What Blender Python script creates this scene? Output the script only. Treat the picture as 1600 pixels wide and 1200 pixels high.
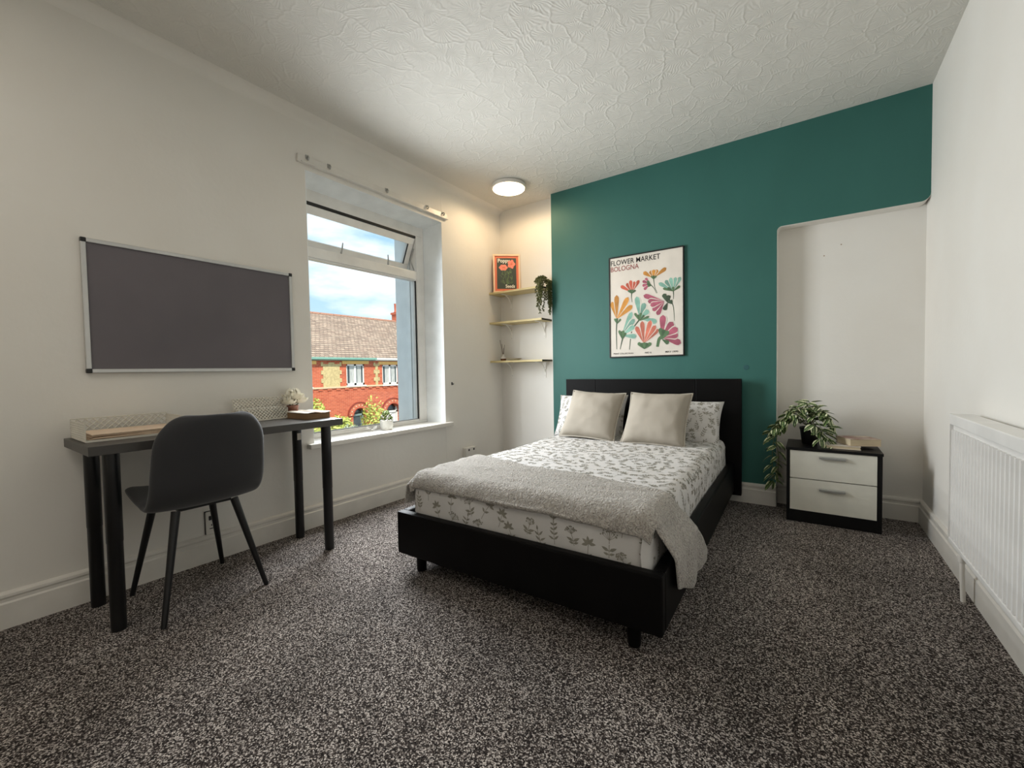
import bpy, bmesh, math, random
from mathutils import Vector, Matrix, noise
from mathutils.bvhtree import BVHTree
PI = math.pi
random.seed(7)
D = bpy.data
for o in list(D.objects): D.objects.remove(o)
SC = bpy.context.scene
COL = SC.collection

# ------------------------------------------------------------------ camera
cam_d = D.cameras.new('camera'); cam_d.sensor_width = 36; cam_d.lens = 662.3*36/1600
cam_d.clip_start = .02; cam_d.clip_end = 300
cam = D.objects.new('camera', cam_d); COL.objects.link(cam)
YAW, PITCH, ROLL = .6118, -.0333, -.0172
fw = Vector((-math.sin(YAW)*math.cos(PITCH), math.cos(YAW)*math.cos(PITCH), math.sin(PITCH)))
rt = Vector((math.cos(YAW), math.sin(YAW), 0)); up = rt.cross(fw)
r2 = rt*math.cos(ROLL)+up*math.sin(ROLL); u2 = up*math.cos(ROLL)-rt*math.sin(ROLL)
m = Matrix((( r2.x, u2.x, -fw.x, 2.641), (r2.y, u2.y, -fw.y, 0), (r2.z, u2.z, -fw.z, 1.0), (0, 0, 0, 1)))
cam.matrix_world = m
SC.camera = cam

# ------------------------------------------------------------------ colour management
SC.view_settings.view_transform = 'Standard'; SC.view_settings.look = 'None'
SC.view_settings.gamma = 1; SC.view_settings.use_curve_mapping = False
SC.view_settings.exposure = 0.0

# ------------------------------------------------------------------ node helpers
def N(nt, typ, **kw):
    n = nt.nodes.new(typ)
    for k, v in kw.items():
        if k.startswith('i_'):
            key = k[2:]
            key = int(key) if key.isdigit() else key.replace('_', ' ')
            n.inputs[key].default_value = v
        else: setattr(n, k, v)
    return n
def lin(c):
    return tuple(((x/255)/12.92 if x/255 <= .04045 else ((x/255+.055)/1.055)**2.4) for x in c[:3])+(1,)

# ------------------------------------------------------------------ world sky
w = D.worlds.new('sky'); SC.world = w; w.use_nodes = True; nt = w.node_tree; nt.nodes.clear()
out = N(nt, 'ShaderNodeOutputWorld'); bg = N(nt, 'ShaderNodeBackground'); bg.inputs['Strength'].default_value = 1.38
tc = N(nt, 'ShaderNodeTexCoord'); mp = N(nt, 'ShaderNodeMapping'); mp.inputs['Scale'].default_value = (1, 1, 3.2)
mp.inputs['Location'].default_value = (.3, .1, .2)
nz = N(nt, 'ShaderNodeTexNoise'); nz.inputs['Scale'].default_value = 2.6; nz.inputs['Detail'].default_value = 7; nz.inputs['Roughness'].default_value = .52
cr = N(nt, 'ShaderNodeValToRGB'); cr.color_ramp.elements[0].position = .44; cr.color_ramp.elements[1].position = .60
sx = N(nt, 'ShaderNodeSeparateXYZ')
gr = N(nt, 'ShaderNodeValToRGB'); gr.color_ramp.elements[0].color = lin((196, 222, 238)); gr.color_ramp.elements[1].color = lin((128, 184, 224)); gr.color_ramp.elements[1].position = .5
mx = N(nt, 'ShaderNodeMix', data_type='RGBA'); mx.inputs[7].default_value = (1.05, 1.06, 1.06, 1)
L = nt.links.new
L(tc.outputs['Generated'], mp.inputs[0]); L(mp.outputs[0], nz.inputs['Vector']); L(nz.outputs[0], cr.inputs[0])
L(tc.outputs['Generated'], sx.inputs[0]); L(sx.outputs[2], gr.inputs[0]); L(gr.outputs[0], mx.inputs[6]); L(cr.outputs[0], mx.inputs[0])
L(mx.outputs[2], bg.inputs[0]); L(bg.outputs[0], out.inputs[0])

# ------------------------------------------------------------------ lights
def lamp(name, typ, loc, energy, color, **kw):
    d = D.lights.new(name, typ); d.energy = energy; d.color = color
    for k, v in kw.items(): setattr(d, k, v)
    o = D.objects.new(name, d); o.location = loc; COL.objects.link(o); return o
sun = lamp('sun', 'SUN', (20, -10, 30), 4.6, (1, .95, .86), angle=.01)
sun.rotation_euler = Vector((-.62, .30, -.72)).to_track_quat('-Z', 'Y').to_euler()
# added fill boosting the window daylight: a grid of small lamps in the opening
FILL = 5.4
for iy in range(6):
    for iz in range(8):
        o = lamp('window_fill', 'SPOT', (-.09, 1.70+iy*.14, .80+iz*.18), FILL, (.93, .97, 1.0), shadow_soft_size=0.0, spot_size=math.radians(172), spot_blend=1.0)
        o.rotation_euler = Vector((1, .02, -.30)).to_track_quat('-Z', 'Y').to_euler()
# added soft fill near the ceiling, for the unseen room behind the camera
o = lamp('room_fill', 'AREA', (1.3, -.45, 2.58), 12, (1, .93, .84), shape='RECTANGLE', size=1.6, size_y=.7)

# ------------------------------------------------------------------ materials
def mat(name, color, rough=.6, metal=0, spec=.5, var=None, vscale=8, bump=0, bscale=60, bdetail=3, bdist=.002, coat=0, sheen=0, emis=None, estr=0, stretch=None):
    m = D.materials.new(name); m.use_nodes = True; nt = m.node_tree; b = nt.nodes['Principled BSDF']
    c = lin(color); b.inputs['Base Color'].default_value = c
    b.inputs['Roughness'].default_value = rough; b.inputs['Metallic'].default_value = metal
    b.inputs['Specular IOR Level'].default_value = spec; b.inputs['Coat Weight'].default_value = coat
    b.inputs['Sheen Weight'].default_value = sheen
    if emis: b.inputs['Emission Color'].default_value = lin(emis); b.inputs['Emission Strength'].default_value = estr
    tc = N(nt, 'ShaderNodeTexCoord'); vec = tc.outputs['Object']
    if stretch:
        mp = N(nt, 'ShaderNodeMapping'); mp.inputs['Scale'].default_value = stretch; nt.links.new(vec, mp.inputs[0]); vec = mp.outputs[0]
    n = N(nt, 'ShaderNodeTexNoise'); n.inputs['Scale'].default_value = vscale; n.inputs['Detail'].default_value = 4; nt.links.new(vec, n.inputs['Vector'])
    mx = N(nt, 'ShaderNodeMix', data_type='RGBA'); c2 = lin(var) if var else tuple(x*.9 for x in c[:3])+(1,)
    mx.inputs[6].default_value = c; mx.inputs[7].default_value = c2
    rp = N(nt, 'ShaderNodeMapRange'); rp.inputs[1].default_value = .35; rp.inputs[2].default_value = .7
    nt.links.new(n.outputs[0], rp.inputs[0]); nt.links.new(rp.outputs[0], mx.inputs[0]); nt.links.new(mx.outputs[2], b.inputs['Base Color'])
    if bump:
        n2 = N(nt, 'ShaderNodeTexNoise'); n2.inputs['Scale'].default_value = bscale; n2.inputs['Detail'].default_value = bdetail; nt.links.new(vec, n2.inputs['Vector'])
        bm = N(nt, 'ShaderNodeBump'); bm.inputs['Strength'].default_value = bump; bm.inputs['Distance'].default_value = bdist
        nt.links.new(n2.outputs[0], bm.inputs['Height']); nt.links.new(bm.outputs[0], b.inputs['Normal'])
    return m
M = {}
M['wall'] = mat('wall_paint', (228, 225, 218), .75, var=(225, 221, 213), vscale=2.5, bump=.25, bscale=35, bdist=.003)
M['teal'] = mat('teal_paint', (44, 100, 92), .6, var=(40, 95, 87), vscale=3, bump=.25, bscale=40, bdist=.003, stretch=(1, 1, .4))
M['tealspot'] = mat('filled_patch', (34, 84, 86), .6)
M['gloss'] = mat('white_gloss', (226, 222, 214), .35, bump=.1, bscale=20)
M['reveal'] = mat('reveal_white', (244, 248, 248), .5)
M['upvc'] = mat('white_plastic_frame', (240, 238, 233), .3)
M['rubber'] = mat('black_rubber', (18, 18, 18), .6)
M['black_metal'] = mat('black_metal', (14, 14, 15), .35, spec=.5)
M['leather'] = mat('black_leather', (5, 4, 4), .5, spec=.14, var=(8, 7, 7), bump=.2, bscale=180, bdist=.001)
M['velvet'] = mat('charcoal_velvet', (40, 40, 43), .8, var=(33, 33, 36), vscale=5, bump=.15, bscale=300, sheen=.22)
M['desk'] = mat('dark_grey_laminate', (66, 63, 59), .42, var=(60, 57, 54), stretch=(8, 1, 8), vscale=5)
M['felt'] = mat('grey_felt', (108, 103, 107), .9, var=(101, 97, 101), vscale=3, bump=.3, bscale=500)
M['alu'] = mat('aluminium', (200, 200, 198), .35, metal=.6)
M['blackp'] = mat('black_plastic', (10, 10, 10), .4)
M['sheet'] = mat('cream_cotton', (208, 206, 204), .8, bump=.4, bscale=13, bdist=.010, var=(204, 201, 197), vscale=3)
M['print'] = mat('sage_print', (132, 129, 118), .85, var=(148, 144, 132), vscale=40)
M['linen'] = mat('beige_linen', (166, 158, 145), .85, var=(159, 151, 138), vscale=6, bump=.35, bscale=420, bdist=.0012)
M['piping'] = mat('linen_piping', (178, 171, 158), .8, bump=.2, bscale=200)
M['white'] = mat('white_laminate', (222, 220, 208), .35)
M['blackash'] = mat('black_ash', (8, 8, 9), .45, spec=.25, stretch=(1, 1, 12), vscale=12)
M['satin'] = mat('satin_steel', (176, 176, 172), .4, metal=.25)
M['shelf'] = mat('pale_pine', (206, 190, 140), .5, var=(186, 168, 118), vscale=9, stretch=(1, 12, 12))
M['shelf_end'] = mat('dark_shelf_edge', (62, 56, 40), .6)
M['bracket'] = mat('white_bracket', (232, 228, 220), .4)
M['paper'] = mat('off_white_paper', (222, 214, 202), .7)
M['kraft'] = mat('kraft_brown', (140, 110, 76), .75, var=(128, 98, 66), vscale=14)
M['envelope'] = mat('peach_paper', (226, 202, 178), .75, var=(214, 190, 164), vscale=20)
M['wire'] = mat('white_wire', (214, 210, 198), .4)
M['ceramic'] = mat('speckled_ceramic', (206, 204, 196), .45, var=(188, 186, 178), vscale=60, bump=.2, bscale=60)
M['pages'] = mat('book_pages', (214, 198, 168), .8, var=(196, 180, 150), vscale=30, stretch=(1, 1, 30))
M['cover_red'] = mat('book_cover_print', (128, 72, 54), .4, var=(214, 200, 184), vscale=14)
M['petal'] = mat('white_petal', (240, 236, 222), .7, var=(228, 220, 196), vscale=30)
M['pinkpot'] = mat('rose_pot', (190, 140, 122), .5, var=(120, 70, 50), vscale=30)
M['green'] = mat('succulent_green', (84, 104, 58), .5, var=(120, 132, 70), vscale=50)
M['dgreen'] = mat('trailing_green', (64, 70, 34), .55, var=(98, 98, 48), vscale=60)
M['vine'] = mat('vine_stem', (96, 104, 62), .6)
M['coral'] = mat('coral_border', (226, 124, 92), .6)
M['slate_print'] = mat('slate_print', (64, 74, 66), .6)
M['poppy'] = mat('poppy_pink', (240, 122, 104), .6, var=(250, 160, 140), vscale=60)
M['ink_white'] = mat('white_ink', (238, 236, 226), .6)
M['leafink'] = mat('leaf_ink', (108, 132, 88), .6)
M['woodframe'] = mat('pale_wood_frame', (244, 212, 178), .5)
M['ink'] = mat('black_ink', (24, 20, 18), .7)
M['inkred'] = mat('brown_ink', (150, 86, 80), .7)
M['amber'] = mat('amber_glass', (110, 68, 38), .2)
M['reed'] = mat('dark_reed', (70, 42, 30), .7)
M['rad'] = mat('radiator_enamel', (232, 230, 226), .3)

def mat_nodes(name):
    m = D.materials.new(name); m.use_nodes = True; nt = m.node_tree; return m, nt, nt.nodes['Principled BSDF'], nt.links.new
# ceiling plaster combed in overlapping fans
m, nt, b, L = mat_nodes('combed_plaster'); b.inputs['Base Color'].default_value = lin((214, 211, 203)); b.inputs['Roughness'].default_value = .8
def MN(op, a=None, b_=None, va=None, vb=None):
    n = N(nt, 'ShaderNodeMath', operation=op)
    if a is not None: L(a, n.inputs[0])
    if b_ is not None: L(b_, n.inputs[1])
    if va is not None: n.inputs[0].default_value = va
    if vb is not None: n.inputs[1].default_value = vb
    return n.outputs[0]
tc = N(nt, 'ShaderNodeTexCoord'); n1 = N(nt, 'ShaderNodeTexNoise', i_Scale=7.0, i_Detail=2.0); L(tc.outputs['Object'], n1.inputs['Vector'])
vm = N(nt, 'ShaderNodeVectorMath', operation='SCALE'); vm.inputs['Scale'].default_value = .13; L(n1.outputs['Color'], vm.inputs[0])
va = N(nt, 'ShaderNodeVectorMath', operation='ADD'); L(tc.outputs['Object'], va.inputs[0]); L(vm.outputs[0], va.inputs[1])
vo = N(nt, 'ShaderNodeTexVoronoi', voronoi_dimensions='2D', i_Scale=7.5); ve = N(nt, 'ShaderNodeTexVoronoi', voronoi_dimensions='2D', feature='DISTANCE_TO_EDGE', i_Scale=7.5)
L(va.outputs[0], vo.inputs['Vector']); L(va.outputs[0], ve.inputs['Vector'])
vs = N(nt, 'ShaderNodeVectorMath', operation='SUBTRACT'); L(va.outputs[0], vs.inputs[0]); L(vo.outputs['Position'], vs.inputs[1])
sp = N(nt, 'ShaderNodeSeparateXYZ'); L(vs.outputs[0], sp.inputs[0]); ang = MN('ARCTAN2', sp.outputs[1], sp.outputs[0])
comb = MN('SINE', MN('MULTIPLY', ang, vb=26.0)); rad_ = N(nt, 'ShaderNodeVectorMath', operation='LENGTH'); L(vs.outputs[0], rad_.inputs[0])
comb = MN('MULTIPLY', comb, MN('MINIMUM', MN('MULTIPLY', rad_.outputs['Value'], vb=3.2), vb=.24))
er = N(nt, 'ShaderNodeMapRange'); er.inputs[2].default_value = .07; er.inputs[3].default_value = 1; er.inputs[4].default_value = 0; L(ve.outputs['Distance'], er.inputs[0])
n3 = N(nt, 'ShaderNodeTexNoise', i_Scale=3.0, i_Detail=2.0); L(tc.outputs['Object'], n3.inputs['Vector'])
h = MN('ADD', MN('MULTIPLY', er.outputs[0], n3.outputs[0]), MN('MULTIPLY', comb, n3.outputs[0]))
n2 = N(nt, 'ShaderNodeTexNoise', i_Scale=22.0, i_Detail=4.0); n2.inputs['Distortion'].default_value = 1.5; L(tc.outputs['Object'], n2.inputs['Vector'])
h = MN('ADD', h, MN('MULTIPLY', n2.outputs[0], vb=.5))
bp = N(nt, 'ShaderNodeBump'); bp.inputs['Strength'].default_value = .38; bp.inputs['Distance'].default_value = .008; L(h, bp.inputs['Height']); L(bp.outputs[0], b.inputs['Normal']); M['ceiling'] = m
# carpet
m, nt, b, L = mat_nodes('flecked_carpet'); b.inputs['Roughness'].default_value = .95; b.inputs['Specular IOR Level'].default_value = .15
tc = N(nt, 'ShaderNodeTexCoord'); v1 = N(nt, 'ShaderNodeTexNoise', i_Scale=235.0, i_Detail=2.0); v2 = N(nt, 'ShaderNodeTexNoise', i_Scale=2.2, i_Detail=4.0); v3 = N(nt, 'ShaderNodeTexVoronoi', i_Scale=265.0); sv = N(nt, 'ShaderNodeSeparateColor'); av = N(nt, 'ShaderNodeMath', operation='MULTIPLY_ADD'); av.inputs[1].default_value = .5
rp = N(nt, 'ShaderNodeValToRGB'); e = rp.color_ramp.elements; e[0].position = .30; e[0].color = lin((26, 22, 21)); e[1].position = .76; e[1].color = lin((212, 203, 196)); k = e.new(.54); k.color = lin((80, 72, 68))
mx = N(nt, 'ShaderNodeMix', data_type='RGBA', blend_type='MULTIPLY'); mx.inputs[0].default_value = 1
r2_ = N(nt, 'ShaderNodeMapRange'); r2_.inputs[1].default_value = .35; r2_.inputs[2].default_value = .65; r2_.inputs[3].default_value = .78; r2_.inputs[4].default_value = 1.12
bp = N(nt, 'ShaderNodeBump'); bp.inputs['Strength'].default_value = .6; bp.inputs['Distance'].default_value = .004
mm = N(nt, 'ShaderNodeMath', operation='ADD')
for v in (v1, v2, v3): L(tc.outputs['Object'], v.inputs['Vector'])
L(v3.outputs['Color'], sv.inputs[0]); L(sv.outputs[0], av.inputs[0]); hv = N(nt, 'ShaderNodeMath', operation='MULTIPLY'); hv.inputs[1].default_value = .5; L(v1.outputs[0], hv.inputs[0]); L(hv.outputs[0], av.inputs[2]); L(av.outputs[0], rp.inputs[0]); L(rp.outputs[0], mx.inputs[6]); L(v2.outputs[0], r2_.inputs[0]); L(r2_.outputs[0], mx.inputs[7]); L(mx.outputs[2], b.inputs['Base Color'])
L(v1.outputs[0], mm.inputs[0]); L(v3.outputs['Distance'], mm.inputs[1]); L(mm.outputs[0], bp.inputs['Height']); L(bp.outputs[0], b.inputs['Normal']); M['carpet'] = m
# throw: knitted fleece with a fine zigzag relief
m, nt, b, L = mat_nodes('knitted_fleece'); b.inputs['Roughness'].default_value = .9; b.inputs['Sheen Weight'].default_value = .25
tc = N(nt, 'ShaderNodeTexCoord'); wv = N(nt, 'ShaderNodeTexWave', i_Scale=22.0, i_Distortion=14.0, i_Detail=2.0); wv.inputs['Detail Scale'].default_value = 2.5
vn = N(nt, 'ShaderNodeTexVoronoi', i_Scale=75.0); rp = N(nt, 'ShaderNodeValToRGB'); e = rp.color_ramp.elements; e[0].color = lin((136, 129, 121)); e[1].color = lin((186, 180, 172)); e[1].position = .8
mm = N(nt, 'ShaderNodeMath', operation='ADD'); bp = N(nt, 'ShaderNodeBump'); bp.inputs['Strength'].default_value = .8; bp.inputs['Distance'].default_value = .006
L(tc.outputs['Object'], wv.inputs['Vector']); L(tc.outputs['Object'], vn.inputs['Vector']); L(wv.outputs['Fac'], mm.inputs[0]); L(vn.outputs['Distance'], mm.inputs[1])
sc = N(nt, 'ShaderNodeMath', operation='MULTIPLY'); sc.inputs[1].default_value = .7; L(mm.outputs[0], sc.inputs[0]); L(sc.outputs[0], rp.inputs[0]); L(rp.outputs[0], b.inputs['Base Color']); L(mm.outputs[0], bp.inputs['Height']); L(bp.outputs[0], b.inputs['Normal']); M['throw'] = m
# clear glass: thin pane
m, nt, b, L = mat_nodes('clear_glass'); nt.nodes.remove(b); tr = N(nt, 'ShaderNodeBsdfTransparent'); gl = N(nt, 'ShaderNodeBsdfGlossy'); gl.inputs['Roughness'].default_value = .02
fr = N(nt, 'ShaderNodeFresnel'); fr.inputs[0].default_value = 1.25; mxs = N(nt, 'ShaderNodeMixShader'); tr.inputs[0].default_value = (.97, .985, .98, 1)
L(fr.outputs[0], mxs.inputs[0]); L(tr.outputs[0], mxs.inputs[1]); L(gl.outputs[0], mxs.inputs[2]); L(mxs.outputs[0], nt.nodes['Material Output'].inputs[0]); M['glass'] = m
# variegated leaf (object coords: x across the leaf, y along it)
m, nt, b, L = mat_nodes('variegated_leaf'); b.inputs['Roughness'].default_value = .42
tc = N(nt, 'ShaderNodeTexCoord'); sp = N(nt, 'ShaderNodeSeparateXYZ'); L(tc.outputs['Object'], sp.inputs[0]); ab = N(nt, 'ShaderNodeMath', operation='ABSOLUTE'); L(sp.outputs[0], ab.inputs[0])
nz = N(nt, 'ShaderNodeTexNoise', i_Scale=14.0); L(tc.outputs['Object'], nz.inputs['Vector']); ma = N(nt, 'ShaderNodeMath', operation='MULTIPLY_ADD'); ma.inputs[1].default_value = .22; L(nz.outputs[0], ma.inputs[0]); L(ab.outputs[0], ma.inputs[2])
rp = N(nt, 'ShaderNodeValToRGB'); e = rp.color_ramp.elements; rp.color_ramp.interpolation = 'EASE'; e[0].position = .10; e[0].color = lin((178, 190, 132)); e[1].position = .30; e[1].color = lin((226, 230, 190))
for p_, c_ in ((.14, (66, 92, 46)), (.27, (52, 78, 38))): k = e.new(p_); k.color = lin(c_)
L(ma.outputs[0], rp.inputs[0]); L(rp.outputs[0], b.inputs['Base Color']); M['leaf'] = m
# emission diffuser
m, nt, b, L = mat_nodes('lit_diffuser'); b.inputs['Base Color'].default_value = (1, .95, .85, 1); b.inputs['Emission Color'].default_value = (1, .80, .52, 1); b.inputs['Emission Strength'].default_value = 10; M['diffuser'] = m
# outside
def brick_mat(name, c1, c2, mort, scale, axes=(1, 2)):
    m, nt, b, L = mat_nodes(name); b.inputs['Roughness'].default_value = .9
    tc = N(nt, 'ShaderNodeTexCoord'); sp = N(nt, 'ShaderNodeSeparateXYZ'); cb = N(nt, 'ShaderNodeCombineXYZ'); bt = N(nt, 'ShaderNodeTexBrick')
    L(tc.outputs['Object'], sp.inputs[0]); L(sp.outputs[axes[0]], cb.inputs[0]); L(sp.outputs[axes[1]], cb.inputs[1]); L(cb.outputs[0], bt.inputs['Vector'])
    bt.inputs['Color1'].default_value = lin(c1); bt.inputs['Color2'].default_value = lin(c2); bt.inputs['Mortar'].default_value = lin(mort)
    bt.inputs['Scale'].default_value = scale[0]; bt.inputs['Brick Width'].default_value = scale[1]; bt.inputs['Row Height'].default_value = scale[2]; bt.inputs['Mortar Size'].default_value = scale[3]
    L(bt.outputs[0], b.inputs['Base Color']); bp = N(nt, 'ShaderNodeBump'); bp.inputs['Distance'].default_value = .01; L(bt.outputs['Fac'], bp.inputs['Height']); bp.invert = True; L(bp.outputs[0], b.inputs['Normal']); return m
M['brick'] = brick_mat('red_brick', (216, 112, 78), (190, 88, 60), (216, 150, 120), (1, .225, .075, .006))
M['slate'] = brick_mat('weathered_slate', (196, 172, 152), (160, 138, 122), (112, 96, 86), (1, .22, .11, .012))
M['dash'] = mat('pebble_dash', (216, 194, 142), .9, var=(184, 162, 116), vscale=12, bump=.6, bscale=20, bdist=.02)
M['lintel'] = mat('sand_lintel', (240, 192, 116), .85)
M['stone'] = mat('pale_stone', (226, 196, 160), .85)
M['tealgut'] = mat('green_gutter', (130, 176, 160), .5)
M['whitegut'] = mat('white_gutter', (226, 230, 224), .5)
M['hpane'] = mat('dark_pane', (70, 78, 80), .1)
M['curtain'] = mat('white_net', (206, 206, 202), .9, stretch=(1, 14, 1), vscale=3, var=(160, 160, 156))
M['housewhite'] = mat('white_joinery', (236, 234, 228), .4)
M['doorgreen'] = mat('grey_green_door', (130, 152, 148), .5)
M['bush'] = mat('sunlit_leaves', (176, 188, 84), .7, var=(216, 216, 120), vscale=3)
M['bush2'] = mat('pale_blossom', (214, 214, 196), .7, var=(150, 164, 100), vscale=6)
M['ridge'] = mat('ridge_clay', (186, 138, 116), .9)
M['darkbrick'] = mat('dark_moulded_brick', (150, 62, 44), .9)
M['road'] = mat('street_tarmac', (120, 118, 112), .9)

# ------------------------------------------------------------------ mesh helpers
class MB:
    def __init__(s): s.v = []; s.f = []
    def add(s, vs, fs):
        o = len(s.v); s.v += [tuple(x) for x in vs]; s.f += [tuple(i+o for i in f) for f in fs]; return s
    def box(s, x0, y0, z0, x1, y1, z1, b=0):
        if b <= 0:
            vs = [(x, y, z) for x in (x0, x1) for y in (y0, y1) for z in (z0, z1)]
            return s.add(vs, [(0, 1, 3, 2), (4, 6, 7, 5), (0, 4, 5, 1), (2, 3, 7, 6), (0, 2, 6, 4), (1, 5, 7, 3)])
        bm = bmesh.new(); bmesh.ops.create_cube(bm, size=1)
        for v in bm.verts: v.co = ((x0+x1)/2+v.co.x*(x1-x0), (y0+y1)/2+v.co.y*(y1-y0), (z0+z1)/2+v.co.z*(z1-z0))
        b = min(b, .49*min(abs(x1-x0), abs(y1-y0), abs(z1-z0)))
        bmesh.ops.bevel(bm, geom=bm.edges[:], offset=b, segments=2, affect='EDGES', profile=.6)
        bmesh.ops.recalc_face_normals(bm, faces=bm.faces)
        bm.verts.index_update(); s.add([v.co for v in bm.verts], [[v.index for v in f.verts] for f in bm.faces]); bm.free(); return s
    def tube(s, pts, rads, n=10, cap=True):
        pts = [Vector(p) for p in pts]
        if not hasattr(rads, '__len__'): rads = [rads]*len(pts)
        o = len(s.v); prev = None
        for i, p in enumerate(pts):
            t = (pts[min(i+1, len(pts)-1)]-pts[max(i-1, 0)])
            if t.length < 1e-9: t = prev[2] if prev else Vector((0, 0, 1))
            t = t.normalized()
            a = Vector((0, 0, 1)) if abs(t.z) < .95 else Vector((1, 0, 0))
            if prev:
                xx = (prev[0]-t*prev[0].dot(t))
                xx = xx.normalized() if xx.length > 1e-6 else t.cross(a).normalized()
            else: xx = t.cross(a).normalized()
            yy = t.cross(xx); prev = (xx, yy, t)
            for k in range(n):
                a_ = 2*PI*k/n; s.v.append(tuple(p+(xx*math.cos(a_)+yy*math.sin(a_))*rads[i]))
        for i in range(len(pts)-1):
            for k in range(n):
                a_, b_ = o+i*n+k, o+i*n+(k+1) % n; s.f.append((a_, b_, b_+n, a_+n))
        if cap: s.f.append(tuple(o+k for k in reversed(range(n)))); s.f.append(tuple(o+(len(pts)-1)*n+k for k in range(n)))
        return s
    def lathe(s, prof, c=(0, 0, 0), n=24, close=False):
        o = len(s.v); c = Vector(c)
        for r, z in prof:
            for k in range(n): a = 2*PI*k/n; s.v.append((c.x+r*math.cos(a), c.y+r*math.sin(a), c.z+z))
        for i in range(len(prof)-1):
            for k in range(n): a_, b_ = o+i*n+k, o+i*n+(k+1) % n; s.f.append((a_, b_, b_+n, a_+n))
        if not close:
            s.f.append(tuple(o+k for k in reversed(range(n)))); s.f.append(tuple(o+(len(prof)-1)*n+k for k in range(n)))
        return s
    def prism(s, poly, p0, ex, ey, ez, depth):
        # poly in (a,b); p = p0 + ex*a + ey*b ; extruded along ez by depth
        p0, ex, ey, ez = map(Vector, (p0, ex, ey, ez)); n = len(poly); o = len(s.v)
        for d in (0, depth):
            for a, b in poly: s.v.append(tuple(p0+ex*a+ey*b+ez*d))
        s.f.append(tuple(o+i for i in reversed(range(n)))); s.f.append(tuple(o+n+i for i in range(n)))
        for i in range(n): j = (i+1) % n; s.f.append((o+i, o+j, o+n+j, o+n+i))
        return s
    def grid(s, fn, nu, nv, wrap=False):
        o = len(s.v)
        for i in range(nu+1):
            for j in range(nv+1): s.v.append(tuple(fn(i/nu, j/nv)))
        for i in range(nu):
            for j in range(nv):
                a = o+i*(nv+1)+j; s.f.append((a, a+1, a+nv+2, a+nv+1))
        return s
    def mesh(s, name, origin=(0, 0, 0), recalc=False):
        me = D.meshes.new(name); ox, oy, oz = origin
        me.from_pydata([(x-ox, y-oy, z-oz) for x, y, z in s.v], [], s.f)
        if recalc:
            bm = bmesh.new(); bm.from_mesh(me); bmesh.ops.recalc_face_normals(bm, faces=bm.faces); bm.to_mesh(me); bm.free()
        me.update(); return me
def link(name, me, material, parent=None, smooth=False, loc=(0, 0, 0)):
    o = D.objects.new(name, me); COL.objects.link(o); o.location = loc
    if material is not None and not me.materials: me.materials.append(material)
    if parent is not None: o.parent = parent
    if smooth:
        for p in me.polygons: p.use_smooth = True
        if smooth != 'all':
            try: me.set_sharp_from_angle(angle=math.radians(smooth if smooth is not True else 40))
            except Exception: pass
    return o
def part(name, mb, material, parent, smooth=False, label=None, kind=None, recalc=True):
    # verts given in world coordinates; parents are unrotated when the mesh is built
    org = parent['_org'] if parent is not None and '_org' in parent else (0, 0, 0)
    o = link(name, mb.mesh(name, org, recalc), material, parent, smooth)
    o['_org'] = tuple(org)
    if label: o['label'] = label
    if kind: o['kind'] = kind
    return o
def thing(name, label, cat, loc=(0, 0, 0), group=None):
    o = D.objects.new(name, None); COL.objects.link(o); o.location = loc; o['_org'] = tuple(loc); o.empty_display_size = .1
    o['label'] = label; o['category'] = cat
    if group: o['group'] = group
    return o
def tag(o, label, cat, group=None):
    o['label'] = label; o['category'] = cat
    if group: o['group'] = group
    return o
def single(name, mb, material, loc, label, cat, smooth=False, group=None):
    o = link(name, mb.mesh(name, loc, True), material, None, smooth, loc); o['_org'] = tuple(loc); return tag(o, label, cat, group)
def struct(name, mb, material, parent=None, smooth=False, recalc=True):
    o = link(name, mb.mesh(name, (0, 0, 0), recalc), material, parent, smooth); o['_org'] = (0, 0, 0)
    if parent is None: o['kind'] = 'structure'
    return o

# ------------------------------------------------------------------ room shell
W, H, BY, YB = 3.225, 2.633, 3.509, -1.15      # right wall x, ceiling z, chimney-breast y, back wall y
AY = 3.586                                       # left alcove back wall
CX = .657                                        # chimney breast left edge
RX, RZ, RY = 2.452, 1.962, 3.617                 # right recess: left edge, top, back
struct('floor', MB().box(-.3, YB-.1, -.12, W+.1, RY+.12, 0), M['carpet'])
struct('ceiling', MB().box(-.3, YB-.1, H, W+.1, RY+.12, H+.12), M['ceiling'])
wy0, wy1, wz0, wz1 = 1.505, 2.73, .545, 2.30
wl = MB()
wl.box(-.45, YB, 0, 0, wy0, H).box(-.45, wy1+.001, 0, 0, AY+.1, H)
wl.box(-.45, wy0, 0, 0, wy1, wz0-.03).box(-.45, wy0, wz1, 0, wy1, H)
struct('wall_left', wl, M['wall'])
# splayed inner reveal, soffit and outer reveal
rv = MB()
rv.prism([(-.0008, wy1-.0006), (-.2, 2.685), (-.2, 2.76), (-.0008, 2.76)], (0, 0, wz0-.02), (1, 0, 0), (0, 1, 0), (0, 0, 1), wz1-wz0+.02)
rv.box(-.2, wy0-.02, wz0-.02, -.0008, wy0+.004, wz1)
rv.prism([(-.0008, wz1-.0006), (-.2, 2.262), (-.2, 2.34), (-.0008, 2.34)], (0, wy0, 0), (1, 0, 0), (0, 0, 1), (0, 1, 0), wy1-wy0+.02)
struct('trim_1', rv, M['reveal'])
ro = MB().box(-.47, 2.60, .50, -.28, 2.76, 2.35).box(-.47, wy0-.1, .50, -.28, wy0+.03, 2.35).box(-.47, wy0, 2.24, -.28, wy1, 2.35)
struct('trim_2', ro, M['reveal'])
struct('wall_alcove', MB().box(-.1, AY, 0, CX+.05, AY+.12, H), M['wall'])
bre = MB()
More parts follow.
